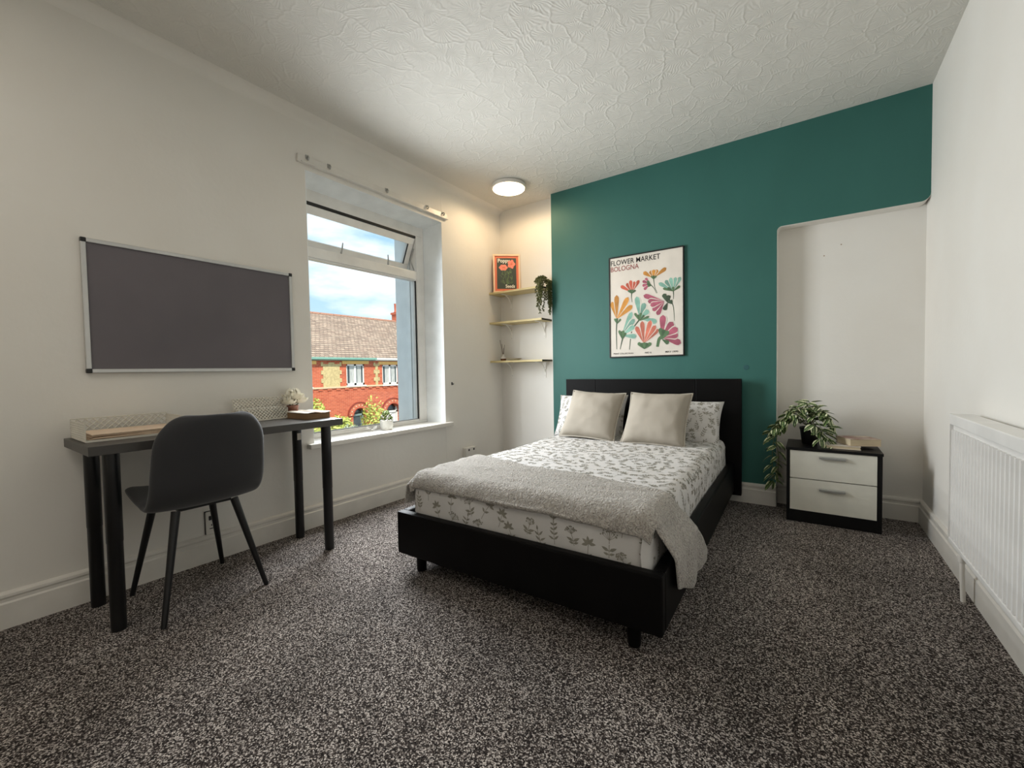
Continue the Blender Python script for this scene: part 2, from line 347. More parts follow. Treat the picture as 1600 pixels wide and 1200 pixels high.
def rnd(cx, cy, r, a0, a1, n=5): return [(cx+r*math.cos(a0+(a1-a0)*i/n), cy+r*math.sin(a0+(a1-a0)*i/n)) for i in range(n+1)]
poly = [(CX, 0), (RX, 0)]+rnd(RX+.03, RZ-.03, .03, PI, PI/2)+[(W-.045, RZ)]+rnd(W-.045, RZ+.045, .045, -PI/2, 0)+[(W, H), (CX, H)]
bre.prism(poly, (0, BY, 0), (1, 0, 0), (0, 0, 1), (0, 1, 0), RY-BY+.1)
o = struct('wall_back', bre, M['teal'])
struct('trim_3', MB().box(CX-.006, BY+.001, 0, CX-.0005, AY, H), M['wall'])
struct('trim_9', MB().lathe([(.019, 0), (.019, .0012), (.017, .002)], (0, 0, 0), 20), M['tealspot']).matrix_world = Matrix.Translation((2.265, BY, .989)) @ Matrix.Rotation(PI/2, 4, 'X')
# white painted faces lining the recess
rc = MB().box(RX-.02, RY, 0, W+.02, RY+.1, RZ+.3)
struct('wall_recess', rc, M['wall'])
lin_ = MB(); cp = [(RX, 0)]+rnd(RX+.03, RZ-.03, .03, PI, PI/2, 8)+[(W-.045, RZ)]+rnd(W-.045, RZ+.045, .045, -PI/2, 0, 8)
for k in range(len(cp)-1):
    (xa, za), (xb, zb) = cp[k], cp[k+1]; dx_, dz_ = xb-xa, zb-za; l_ = math.hypot(dx_, dz_)
    if l_ < 1e-6: continue
    nx, nz_ = dz_/l_*.0025, -dx_/l_*.0025
    lin_.prism([(xa+nx*.1, za+nz_*.1), (xb+nx*.1, zb+nz_*.1), (xb+nx, zb+nz_), (xa+nx, za+nz_)], (0, BY+.0015, 0), (1, 0, 0), (0, 0, 1), (0, 1, 0), RY-BY-.0015)
struct('trim_4', lin_, M['wall'])
struct('wall_right', MB().box(W, YB, 0, W+.12, RY+.1, H), M['wall'])
struct('wall_front', MB().box(-.1, YB-.1, 0, W+.1, YB, H), M['wall'])
# cove between window wall and ceiling
cv = MB(); cvp = [(0, H-.05), (0, H), (.07, H)]+[(.07-.07*math.sin(a)*1.0, H-.05*(1-math.cos(a))) for a in [PI/2*i/5 for i in range(1, 5)]]
cv.prism(cvp, (0, YB, 0), (1, 0, 0), (0, 0, 1), (0, 1, 0), AY-YB)
struct('trim_5', cv, M['wall'], smooth=60)
# skirting boards
SK = [(0, 0), (.020, 0), (.020, .100), (.013, .106), (.013, .118), (.017, .126), (.016, .136), (.009, .143), (0, .146)]
def skirt(name, p, d, nrm, ln):
    mb = MB().prism(SK, p, nrm, (0, 0, 1), d, ln); return struct(name, mb, M['gloss'])
skirt('baseboard_left', (0, YB, 0), (0, 1, 0), (1, 0, 0), AY-YB)
skirt('baseboard_alcove', (0, AY, 0), (1, 0, 0), (0, -1, 0), CX-.006)
skirt('baseboard_back', (CX, BY, 0), (1, 0, 0), (0, -1, 0), RX-CX)
skirt('baseboard_recess', (RX+.003, RY, 0), (1, 0, 0), (0, -1, 0), W-RX-.003)
skirt('baseboard_right', (W, YB, 0), (0, 1, 0), (-1, 0, 0), RY-YB)
skirt('baseboard_front', (0, YB, 0), (1, 0, 0), (0, 1, 0), W)
# small filler spots on the recess wall
for i, (x, z) in enumerate(((2.812, 1.80), (2.72, 1.74))):
    single('screw_head', MB().lathe([(.0035, 0), (.0035, .004), (.001, .005)], (0, 0, 0), 8), M['kraft'], (0, 0, 0), ('upper' if i == 0 else 'lower')+' tiny brown screw head in the white recess wall', 'screw')
    o = D.objects['screw_head' if i == 0 else 'screw_head.001']; o.rotation_euler = (PI/2, 0, 0); o.location = (x, RY+.001, z)

# ------------------------------------------------------------------ window
F0, F1 = -.27, -.185     # frame depth
wy0f, wy1f = wy0+.004, 2.69
win = MB().box(F0, wy0f, .545, F1, 2.685, .566, .004)      # bottom rail
wr = struct('window_1', win, M['upvc'])
def wpart(name, mb, mt, label=None, smooth=False): return part(name, mb, mt, wr, smooth, label)
wpart('frame_rail', MB().box(F0, wy0f, 2.185, F1, 2.685, 2.285, .004), M['upvc'])
wpart('frame_stile', MB().box(F0, wy0f, .566, F1, wy0f+.07, 2.185, .004), M['upvc'])
wpart('frame_stile', MB().box(F0, 2.60, .566, F1, 2.685, 2.185, .004), M['upvc'])
wpart('transom', MB().box(F0, wy0f+.07, 1.805, F1, 2.60, 1.875, .004), M['upvc'])
wpart('glazing_bead', MB().box(F0+.02, wy0f+.07, .566, F1-.01, 2.60, .580, .002).box(F0+.02, wy0f+.07, 1.795, F1-.01, 2.60, 1.805, .002), M['upvc'])
wpart('gasket', MB().box(F1-.022, 2.590, .580, F1-.012, 2.6, 1.80).box(F1-.022, wy0f+.07, .580, F1-.012, 2.59, .583), M['rubber'], 'black rubber gasket beside the lower pane')
wpart('pane', MB().box(F0+.035, wy0f+.07, .570, F0+.041, 2.60, 1.80), M['glass'], 'large lower pane of clear glass')
# top hung sash, open outwards
piv = Vector((F1-.02, 0, 2.165)); ang = math.radians(24)
def swing(mb):
    vs = []
    for x, y, z in mb.v:
        dx, dz = x-piv.x, z-piv.z
        vs.append((piv.x+dx*math.cos(ang)+dz*math.sin(ang), y, piv.z-dx*math.sin(ang)+dz*math.cos(ang)))
    mb.v = vs; return mb
sy0, sy1, sz0, sz1 = wy0f+.075, 2.592, 1.885, 2.165
X0, X1 = F1-.055, F1-.004
sash = part('sash', swing(MB().box(X0, sy0, sz1-.055, X1, sy1, sz1, .004).box(X0, sy0, sz0, X1, sy1, sz0+.05, .004).box(X0, sy0, sz0+.05, X1, sy0+.05, sz1-.055, .003).box(X0, sy1-.05, sz0+.05, X1, sy1, sz1-.055, .003)), M['upvc'], wr, label='top hung sash tilted open outwards')
part('pane', swing(MB().box(X0+.02, sy0+.05, sz0+.05, X0+.026, sy1-.05, sz1-.055)), M['glass'], sash, label='upper pane of clear glass in the open sash')
part('gasket', swing(MB().box(X1-.012, sy1-.056, sz0+.05, X1-.002, sy1-.049, sz1-.055)), M['rubber'], sash, label='black rubber gasket')
wpart('shadow_gap', MB().box(F1-.02, wy0f+.07, 2.168, F1-.004, 2.60, 2.186), M['rubber'], 'black strip for the shaded gap above the open sash')  # black strip stands in for the shade in the gap
for y, dy in ((1.86, .018), (2.285, .002)):
    wpart('handle', MB().tube([(F1+.01, y, 1.875), (F1+.012, y+dy*.5, 1.91), (F1+.008, y+dy, 1.955)], [.007, .0055, .004], 8), M['satin'], 'grey window handle', True)
wpart('stay', MB().tube([(F1-.03, 2.598, 2.08), (F1-.075, 2.597, 1.98)], .006, 6).tube([(F1-.075, 2.597, 1.98), (F1-.03, 2.598, 1.89)], .005, 6), M['satin'], 'metal stay hinge of the open sash')
# inner sill board
sb = MB().box(-.2, wy0, .512, .0, wy1, .545).box(-.001, wy0-.045, .512, .045, wy1+.06, .545, .006)
struct('trim_6', sb, M['gloss'])
struct('trim_7', MB().box(-.52, wy0-.02, .46, -.27, wy1-.05, .52), M['stone'])
# curtain batten with its hooks
t = thing('curtain_batten', 'white wooden batten with small hooks fixed above the window', 'batten', (0, 1.452, 2.33))
part('board', MB().box(0, 1.452, 2.332, .018, 2.792, 2.382, .003), M['gloss'], t)
part('lip', MB().box(.018, 1.47, 2.332, .03, 2.792, 2.340, .002), M['gloss'], t)
for y in (1.511, 1.66, 2.13, 2.542, 2.731):
    h = part('hook', MB().tube([(.018, y, 2.372), (.032, y, 2.378), (.040, y, 2.366), (.034, y, 2.352), (.024, y, 2.356)], .005, 8).box(.018, y-.012, 2.362, .023, y+.012, 2.386, .002), M['satin'], t, True, 'small metal hook')

# ------------------------------------------------------------------ ceiling lamp
t = thing('ceiling_lamp', 'round flush white ceiling light glowing warm near the alcove corner', 'lamp', (.46, 3.11, H))
part('rim', MB().lathe([(.135, 0), (.147, -.004), (.150, -.020), (.146, -.034), (.138, -.036)], (.46, 3.11, H), 40), M['gloss'], t, 40)
part('diffuser', MB().lathe([(.139, -.030), (.139, -.040), (.120, -.046), (.06, -.050), (.001, -.051)], (.46, 3.11, H), 40), M['diffuser'], t, 40, 'glowing frosted diffuser')
lamp('ceiling_lamp_glow', 'AREA', (.46, 3.11, H-.056), 1.5, (1, .74, .46), shape='DISK', size=.26)
lamp('ceiling_lamp_side_glow', 'SPOT', (.46, 3.11, H-.06), 7.0, (1, .70, .40), shadow_soft_size=0.0, spot_size=math.radians(176), spot_blend=.35)

# ------------------------------------------------------------------ whiteboard frame pinboard
t = thing('pinboard', 'dark grey felt pinboard in a silver aluminium frame on the wall', 'pinboard', (0, .46, 1.018))
y0, y1, z0, z1 = .457, 1.388, 1.018, 1.618
part('felt_panel', MB().box(.002, y0+.015, z0+.015, .012, y1-.015, z1-.015), M['felt'], t)
for q in ((y0+.018, z0, y1-.018, z0+.018), (y0+.018, z1-.018, y1-.018, z1)): part('frame_rail', MB().box(.002, q[0], q[1], .020, q[2], q[3], .003), M['alu'], t)
for q in ((y0, z0+.018, y0+.018, z1-.018), (y1-.018, z0+.018, y1, z1-.018)): part('frame_stile', MB().box(.002, q[0], q[1], .020, q[2], q[3], .003), M['alu'], t)
for a in (y0, y1-.019):
    for b_ in (z0, z1-.019): part('corner_cap', MB().box(.001, a-.0005, b_-.0005, .0225, a+.0195, b_+.0195, .004), M['blackp'], t, label='black plastic corner cap')

# ------------------------------------------------------------------ desk
DZ = .739
t = thing('desk', 'narrow dark grey desk with black tube legs against the window wall', 'desk', (.23, .90, 0))
part('desktop', MB().box(.024, .375, DZ-.036, .452, 1.425, DZ, .002), M['desk'], t)
for x, y in ((.408, .445), (.095, .445), (.408, 1.345), (.095, 1.345)):
    lg = part('leg', MB().lathe([(.024, 0), (.025, .02), (.025, .35), (.0262, .352), (.0262, DZ-.037)], (x, y, 0), 20), M['black_metal'], t, True)
    if (x, y) == (.095, 1.345): part('sticker', MB().box(x+.0262, y-.012, .60, x+.0272, y+.012, .64), M['paper'], lg, label='small white sticker under the desktop')

# ------------------------------------------------------------------ chair
t = thing('desk_chair', 'charcoal upholstered chair with black tapered legs pulled up to the desk', 'chair', (.33, .735, 0))
prof = [(.075, .452), (.13, .470), (.25, .462), (.38, .450), (.47, .452), (.535, .478), (.575, .54), (.595, .64), (.612, .74), (.628, .838)]
wid = [.165, .195, .208, .214, .216, .215, .213, .209, .200, .160]
def spl(P, t_):
    n = len(P)-1; x = t_*n; i = min(int(x), n-1); f = x-i
    def g(k): return P[max(0, min(n, k))]
    a, b, c, d = g(i-1), g(i), g(i+1), g(i+2)
    if not hasattr(a, '__len__'): a, b, c, d = (a,), (b,), (c,), (d,); s1 = True
    else: s1 = False
    r = tuple(.5*((2*b[k])+(-a[k]+c[k])*f+(2*a[k]-5*b[k]+4*c[k]-d[k])*f*f+(-a[k]+3*b[k]-3*c[k]+d[k])*f**3) for k in range(len(a)))
    return r[0] if s1 else r
def shell(u, v):
    x, z = spl(prof, v); wd = spl(wid, v); c = u*2-1
    endr = 1.0
    for e0 in (v, 1-v):
        if e0 < .10: endr = min(endr, .62+.38*math.sqrt(max(0, 1-(1-e0/.10)**2)))
    yy = c*wd*endr
    curl = (abs(c)**2.4)
    seat = max(0, min(1, (.55-v)/.2)); back = 1-seat
    x2 = x-curl*.045*back; z2 = z+curl*.020*seat
    rim = max(0, 1-v/.08)*0.012
    return (x2, .735+yy, z2-rim)
def chair_shell():
    mb = MB(); nu, nv = 24, 46; th = .032
    P = [[Vector(shell(i/nu, j/nv)) for j in range(nv+1)] for i in range(nu+1)]
    def nrm(i, j):
        a = P[min(i+1, nu)][j]-P[max(i-1, 0)][j]; b = P[i][min(j+1, nv)]-P[i][max(j-1, 0)]; return b.cross(a).normalized()
    o = 0; top = []; bot = []
    for i in range(nu+1):
        for j in range(nv+1):
            n_ = nrm(i, j); e = min(i, nu-i)/nu*2; f = min(j, nv-j)/nv
            k = min(1, e/.14, f/.04); k = .35+.65*math.sqrt(max(0, 1-(1-k)**2))
            top.append(P[i][j]-n_*th*.5*k); bot.append(P[i][j]+n_*th*.5*k)
    q = len(top); mb.v = [tuple(v) for v in top+bot]; W_ = nv+1
    for i in range(nu):
        for j in range(nv):
            a = i*W_+j; mb.f.append((a, a+W_, a+W_+1, a+1)); mb.f.append((q+a, q+a+1, q+a+W_+1, q+a+W_))
    for j in range(nv):
        mb.f.append((j, j+1, q+j+1, q+j)); a = nu*W_+j; mb.f.append((a, q+a, q+a+1, a+1))
    for i in range(nu):
        a = i*W_; mb.f.append((a, q+a, q+a+W_, a+W_)); a = i*W_+nv; mb.f.append((a, a+W_, q+a+W_, q+a))
    return mb
o = part('seat_shell', chair_shell(), M['velvet'], t, 'all'); md = o.modifiers.new('s', 'SUBSURF'); md.levels = 1; md.render_levels = 1
part('seat_frame', MB().box(.21, .635, .424, .47, .835, .440, .006), M['black_metal'], t)
for fx, fy, tx, ty in ((.113, .553, .20, .625), (.556, .545, .47, .625), (.092, .925, .20, .845), (.530, .945, .47, .845)):
    part('leg', MB().tube([(fx, fy, 0), (tx, ty, .432)], [.010, .0165], 16), M['black_metal'], t, True)

# ------------------------------------------------------------------ desk clutter
def lattice(mb, p0, ex, ey, w_, h_, step=.013, r=.0011, rim=.0022):
    p0, ex, ey = map(Vector, (p0, ex, ey))
    def seg(a, b, rr): mb.tube([p0+ex*a[0]+ey*a[1], p0+ex*b[0]+ey*b[1]], rr, 4, False)
    for q in (((0, 0), (w_, 0)), ((0, h_), (w_, h_)), ((0, 0), (0, h_)), ((w_, 0), (w_, h_))): seg(q[0], q[1], rim)
    c = -h_
    while c < w_:
        for sgn in (0, 1):
            # clip the diagonal line x = c + t, y = t to the panel
            t0 = max(0, -c); t1 = min(h_, w_-c)
            if t1 > t0+.001:
                if sgn == 0: seg((c+t0, t0), (c+t1, t1), r)
                else: seg((c+t0, h_-t0), (c+t1, h_-t1), r)
        c += step
t = thing('letter_tray', 'white wire mesh letter tray full of peach papers at the left end of the desk', 'tray', (.17, .56, DZ))
zt = DZ+.003
mb = MB(); lattice(mb, (.05, .395, zt), (0, 1, 0), (0, 0, 1), .33, .078, .024, .0022); part('back_panel', mb, M['wire'], t)
for y in (.395, .725):
    mb = MB(); lattice(mb, (.05, y, zt), (1, 0, 0), (0, 0, 1), .25, .072, .018, .0019); part('side_panel', mb, M['wire'], t)
mb = MB().box(.05, .395, DZ+.0006, .30, .725, zt).box(.297, .395, DZ+.0006, .301, .725, DZ+.009); part('tray_floor', mb, M['wire'], t)
PL = ['lowest', 'second lowest', 'third', 'fourth', 'second from the top', 'topmost']
for i in range(6):
    a = random.uniform(-.05, .05)
    single('paper_sheet', MB().prism([(-.105+.006*(i%2), -.148), (.105+.006*(i%3), -.146), (.103, .12), (.09, .148), (-.105, .148)], (.178, .562, zt+.001+i*.0045), (math.cos(a), math.sin(a), 0), (-math.sin(a), math.cos(a), 0), (0, 0, 1), .003),
           M['envelope'], (.178, .562, zt+.001+i*.0045), PL[i]+' peach paper sheet of the pile inside the left letter tray', 'paper', group='peach papers in the letter tray')
t = thing('document_rack', 'white wire mesh two-step document rack behind the chair on the desk', 'rack', (.09, 1.17, DZ))
mb = MB(); lattice(mb, (.115, 1.02, DZ+.003), (0, 1, 0), Vector((-.35, 0, 1)).normalized(), .265, .070, .019, .0030); part('front_panel', mb, M['wire'], t)
mb = MB(); lattice(mb, (.075, 1.02, DZ+.003), (0, 1, 0), Vector((-.25, 0, 1)).normalized(), .265, .125, .019, .0030); part('back_panel', mb, M['wire'], t)
for y in (1.02, 1.285):
    mb = MB(); lattice(mb, (.045, y, DZ+.003), (1, 0, 0), (0, 0, 1), .068, .06, .016, .002); part('side_panel', mb, M['wire'], t)
part('rack_floor', MB().box(.03, 1.02, DZ+.0006, .125, 1.285, DZ+.003), M['wire'], t)
part('divider', MB().box(.075, 1.03, DZ+.004, .078, 1.28, DZ+.062), M['wire'], t, label='solid white divider')
# kraft book on the desk
def rot_box(mb, c, hx, hy, z0, z1, a, b=0):
    q = MB().box(-hx, -hy, z0, hx, hy, z1, b); ca, sa = math.cos(a), math.sin(a)
    q.v = [(c[0]+x*ca-y*sa, c[1]+x*sa+y*ca, z) for x, y, z in q.v]; mb.add(q.v, q.f); return mb
t = thing('kraft_book', 'thick brown kraft paper book lying at the right end of the desk', 'book', (.255, 1.31, DZ))
bc = (.232, 1.346); ba = .04
part('page_block', rot_box(MB(), bc, .105, .068, DZ+.003, DZ+.034, ba, .002), M['kraft'], t)
def wavy(u, v, top=True):
    x = (u*2-1)*.11; y = (v*2-1)*.073; z = DZ+.0345+.004*math.sin(v*7)+(.0025 if top else 0)
    return (bc[0]+x*math.cos(ba)-y*math.sin(ba), bc[1]+x*math.sin(ba)+y*math.cos(ba), z)
mb = MB().grid(lambda u, v: wavy(u, v), 6, 14).grid(lambda u, v: wavy(u, 1-v, False), 6, 14)
part('cover', mb, M['paper'], t, True, 'wavy pale cover')
part('back_cover', rot_box(MB(), bc, .11, .072, DZ+.0005, DZ+.003, ba), M['kraft'], t)
t = thing('flat_booklet', 'flat grey booklet under the flower pot beside the kraft book', 'booklet', (.12, 1.36, DZ))
part('cover', rot_box(MB(), (.065, 1.354), .042, .058, DZ+.0005, DZ+.034, .0, .003), M['paper'], t)
part('spine', rot_box(MB(), (.065, 1.2945), .041, .0014, DZ+.002, DZ+.032, .0), M['kraft'], t)
# white flower in a rose pot
fx, fy = .072, 1.338; fz = DZ+.0345
t = thing('potted_flower', 'white artificial peony in a small rose-coloured pot by the window', 'flower', (fx, fy, fz))
part('pot', MB().lathe([(.026, 0), (.030, .004), (.034, .035), (.032, .035), (.029, .028)], (fx, fy, fz), 20), M['pinkpot'], t, 40)
def petal_mesh(L_, W_, cup):
    mb = MB()
    def fn(u, v):
        c = u*2-1; ww = W_*math.sin(PI*min(1, .12+.80*v))**.7; r = v*L_
        return (c*ww, r*math.cos(cup*v)+.0, r*math.sin(cup*v)*.9+abs(c)**2*.012+.002*math.sin(9*c+5*v))
    mb.grid(fn, 6, 6); return mb.mesh('petal', recalc=False)
pm = [petal_mesh(.056, .036, .7), petal_mesh(.046, .032, 1.2), petal_mesh(.036, .025, 1.6)]
for q in pm: q.materials.append(M['petal'])
for cx_, cy_, cz_, sc_ in ((0, .004, .066, 1.18), (.02, -.034, .045, .9), (.0, .042, .048, .95)):
    for ring, (n_, tilt, zo) in enumerate(((9, .0, 0), (8, .45, .006), (7, .85, .012))):
        for k in range(n_):
            o = link('petal', pm[ring], None, t, True)
            o.matrix_local = Matrix.Translation((cx_, cy_, cz_+zo)) @ Matrix.Rotation(2*PI*k/n_+ring*.4, 4, 'Z') @ Matrix.Rotation(tilt-.25, 4, 'X') @ Matrix.Scale(sc_*random.uniform(.9, 1.1), 4)
part('stem', MB().tube([(fx, fy, fz+.02), (fx, fy, fz+.072)], .003, 6).tube([(fx, fy, fz+.02), (fx+.02, fy-.035, fz+.048)], .0025, 6).tube([(fx, fy, fz+.02), (fx, fy+.045, fz+.052)], .0025, 6), M['vine'], t, True)

# ------------------------------------------------------------------ window sill things
px, py, pz = -.085, 2.155, .545
t = thing('succulent_pot', 'small speckled grey plant pot with a green succulent on the window sill', 'plant', (px, py, pz))
part('pot', MB().lathe([(.038, 0), (.042, .004), (.049, .030), (.051, .079), (.047, .081), (.045, .068)], (px, py, pz), 28), M['ceramic'], t, 40)
part('soil', MB().lathe([(.046, .062), (.043, .070), (.001, .072)], (px, py, pz), 20), M['kraft'], t, True)
def blob_leaf(): return MB().lathe([(.0005, 0), (.005, .004), (.0072, .012), (.005, .019), (.0005, .022)], (0, 0, 0), 8).mesh('leaf')
bl = blob_leaf(); bl.materials.append(M['green'])
bl2 = bl.copy(); bl2.materials.clear(); bl2.materials.append(M['ceramic'])
for k in range(64):
    a = k*2.4; h_ = k/64; r_ = .034*(1-h_)**.6+.004
    o = link('leaf', bl if random.random() > .22 else bl2, None, t, True)
    o.matrix_local = Matrix.Translation((r_*math.cos(a), r_*math.sin(a), .070+h_*.066)) @ Matrix.Rotation(a, 4, 'Z') @ Matrix.Rotation(1.1*(1-h_), 4, 'Y') @ Matrix.Scale(random.uniform(.8, 1.15), 4)
t = thing('bow_ornament', 'small white bow shaped ornament lying left of the pot on the sill', 'ornament', (-.12, 2.045, .545))
for s_ in (-1, 1):
    def bow(u, v, s_=s_):
        a = u*PI; return (-.12+.018*math.cos(v*2*PI)*math.sin(a)*.8, 2.045+s_*(.004+.05*u), .5475+.006+.022*math.sin(a*.62)*(1+.4*math.sin(v*2*PI))-.004*math.cos(v*2*PI))
    part('wing', MB().grid(bow, 8, 10), M['ceramic'], t, True)
part('knot', MB().lathe([(.001, 0), (.009, .003), (.011, .010), (.007, .016), (.001, .018)], (-.12, 2.045, .545), 12), M['ceramic'], t, True)

# ------------------------------------------------------------------ sockets and wall hook
t = thing('wall_socket', 'white upright socket low on the wall behind the chair', 'socket', (0, .91, .144))
part('plate', MB().box(0, .885, .146, .014, .935, .268, .004), M['gloss'], t)
part('rocker', MB().box(.014, .897, .222, .018, .923, .246, .002), M['blackp'], t, label='dark switch')
part('outlet', MB().box(.014, .900, .175, .0155, .920, .179).box(.014, .908, .190, .0155, .912, .200), M['blackp'], t)
part('back_box', MB().box(0, .882, .148, .006, .938, .271), M['blackp'], t)
t = thing('double_socket', 'white surface mounted double socket on the window wall beyond the bed', 'socket', (0, 3.02, .2))
part('box', MB().box(0, 2.945, .195, .035, 3.095, .28, .004), M['gloss'], t)
part('plate', MB().box(.035, 2.942, .193, .043, 3.098, .282, .003), M['gloss'], t)
for y in (2.985, 3.055): part('rocker', MB().box(.043, y-.008, .25, .047, y+.008, .268, .001), M['blackp'], t, label='switch rocker')
t = thing('wall_hook', 'tiny dark metal hook screwed in the wall right of the window', 'hook', (0, 2.82, .882))
part('plate', MB().box(0, 2.812, .872, .003, 2.828, .898, .001), M['black_metal'], t)
part('prong', MB().tube([(.003, 2.82, .885), (.018, 2.82, .878), (.022, 2.82, .889)], .003, 6), M['black_metal'], t, True)

# ------------------------------------------------------------------ alcove shelves
SHZ = (1.775, 1.478, 1.093); SY0, SX1 = 3.385, .612
for i, z in enumerate(SHZ):
    nm = ('top', 'middle', 'bottom')[i]
    t = thing('wall_shelf', nm+' one of three pale pine shelves in the left alcove', 'shelf', (.3, AY, z), 'pine alcove shelves')
    part('board', MB().box(.002, SY0, z-.018, SX1, AY-.001, z, .0015), M['shelf'], t)
    part('end_cap', MB().box(SX1, SY0+.001, z-.017, SX1+.002, AY-.002, z-.001), M['shelf_end'], t, label='dark end edge')
    for x in (.135, .527):
        zt = z-.0185
        b_ = part('bracket', MB().box(x-.012, SY0+.035, zt-.004, x+.012, AY-.001, zt, .001).box(x-.012, AY-.005, zt-.155, x+.012, AY-.001, zt, .001)
             .tube([(x, AY-.004, zt-.10), (x, AY-.022, zt-.062), (x, AY-.058, zt-.024), (x, AY-.105, zt-.003)], .005, 6), M['bracket'], t)
        for zz in (zt-.055, zt-.135): part('screw', MB().box(x-.003, AY-.0055, zz-.003, x+.003, AY-.004, zz+.003), M['satin'], b_)
# framed poppy print leaning across the corner
zs = SHZ[0]
pa = Vector((.045, 3.405, zs+.0005)); pb = Vector((.228, 3.562, zs+.0005)); ex = (pb-pa).normalized(); Wp = (pb-pa).length+.03; nn = Vector((ex.y, -ex.x, 0)); ez = (Vector((0, 0, 1))-nn*.04).normalized(); Hp = .385
t = thing('poppy_print', 'framed poppy seeds print leaning in the corner on the top shelf', 'picture', tuple(pa))
def onp(mb, x0, z0, x1, z1, d0, d1): return mb.prism([(x0, z0), (x1, z0), (x1, z1), (x0, z1)], pa+nn*d0, ex, ez, nn, d1-d0)
fr_w = .016
part('frame', onp(onp(onp(onp(MB(), 0, 0, Wp, fr_w, 0, .015), 0, Hp-fr_w, Wp, Hp, 0, .015), 0, fr_w, fr_w, Hp-fr_w, 0, .015), Wp-fr_w, fr_w, Wp, Hp-fr_w, 0, .015), M['woodframe'], t)
pr = part('print', onp(MB(), fr_w, fr_w, Wp-fr_w, Hp-fr_w, .004, .007), M['coral'], t)
part('dark_panel', onp(MB(), .038, .038, Wp-.038, Hp-.038, .007, .0075), M['slate_print'], pr)
def flat_poly(mb, P, org, ex, ey, nrm, d):
    o_ = len(mb.v); c = sum((Vector(p) for p in P), Vector((0, 0)))/len(P)
    mb.v.append(tuple(org+ex*c.x+ey*c.y+nrm*d))
    for p in P: mb.v.append(tuple(org+ex*p[0]+ey*p[1]+nrm*d))
    for i in range(len(P)): mb.f.append((o_, o_+1+i, o_+1+(i+1) % len(P)))
def blossom(cx_, cy_, rx, ry, n_=5, amp=.14, ph=0): return [(cx_+rx*math.cos(a)*(1+amp*math.cos(n_*a+ph)), cy_+ry*math.sin(a)*(1+amp*math.cos(n_*a+ph))) for a in [2*PI*i/40 for i in range(40)]]
mb = MB(); flat_poly(mb, blossom(Wp*.38, Hp*.655, .042, .030, 6, .08), pa, ex, ez, nn, .0084); flat_poly(mb, blossom(Wp*.68, Hp*.745, .036, .042), pa, ex, ez, nn, .0085)
part('poppy_flower', mb, M['poppy'], pr, recalc=False)
mb = MB(); flat_poly(mb, blossom(Wp*.68, Hp*.745, .011, .012, 5, .2), pa, ex, ez, nn, .0088); flat_poly(mb, blossom(Wp*.40, Hp*.66, .016, .007, 5, .2), pa, ex, ez, nn, .0088); part('flower_centre', mb, M['coral'], pr, recalc=False)
def strip(P, w0, w1):
    L_, R_ = [], []
    for i, p in enumerate(P):
        a = Vector(P[max(i-1, 0)]); b = Vector(P[min(i+1, len(P)-1)]); d = (b-a).normalized(); n_ = Vector((-d.y, d.x)); w_ = w0+(w1-w0)*i/(len(P)-1)
        L_.append(tuple(Vector(p)+n_*w_/2)); R_.append(tuple(Vector(p)-n_*w_/2))
    return L_, R_
def add_strip(mb, P, w0, w1, org, ex, ey, nrm, d):
    L_, R_ = strip(P, w0, w1); o_ = len(mb.v)
    for q in L_+R_: mb.v.append(tuple(org+ex*q[0]+ey*q[1]+nrm*d))
    n_ = len(P)
    for i in range(n_-1): mb.f.append((o_+i, o_+i+1, o_+n_+i+1, o_+n_+i))
rr = random.Random(3); mb = MB()
for k in range(30):
    x0_ = Wp*(.30+.42*rr.random()); y0_ = Hp*(.22+.30*rr.random()); a = rr.uniform(.3, 2.8); l_ = rr.uniform(.025, .05)
    add_strip(mb, [(x0_, y0_), (x0_+l_*.5*math.cos(a), y0_+l_*.5*math.sin(a)), (x0_+l_*math.cos(a+.4), y0_+l_*math.sin(a+.4))], .006, .001, pa, ex, ez, nn, .0080+k*.00001)
add_strip(mb, [(Wp*.5, Hp*.15), (Wp*.47, Hp*.4), (Wp*.40, Hp*.62)], .003, .003, pa, ex, ez, nn, .0083); add_strip(mb, [(Wp*.5, Hp*.15), (Wp*.56, Hp*.4), (Wp*.66, Hp*.68)], .003, .003, pa, ex, ez, nn, .0083)
part('foliage_print', mb, M['leafink'], pr, recalc=False)
def text_obj(txt, size, org, ex, ey, nrm, d, material, parent, name='lettering', bold=0, sx=1.0, shear=0, align='LEFT'):
    cu = D.curves.new('t', 'FONT'); cu.body = txt; cu.size = size; cu.offset = bold; cu.shear = shear; cu.align_x = align; cu.resolution_u = 3
    to = D.objects.new('t', cu); COL.objects.link(to); dg = bpy.context.evaluated_depsgraph_get(); dg.update()
    me = D.meshes.new_from_object(to.evaluated_get(dg)); D.objects.remove(to)
    par = Vector(parent['_org'])
    for v in me.vertices: v.co = org+ex*(v.co.x*sx)+ey*v.co.y+nrm*d-par
    me.materials.clear(); o = link(name, me, material, parent); o['_org'] = tuple(parent['_org']); return o
text_obj('Poppy', .052, pa+ex*.046+ez*(Hp*.79), ex, ez, nn, .0082, M['ink_white'], pr, bold=.0012, sx=.95)
text_obj('Seeds', .046, pa+ex*(Wp*.45)+ez*.050, ex, ez, nn, .0086, M['ink_white'], pr, bold=.0012, sx=.9)
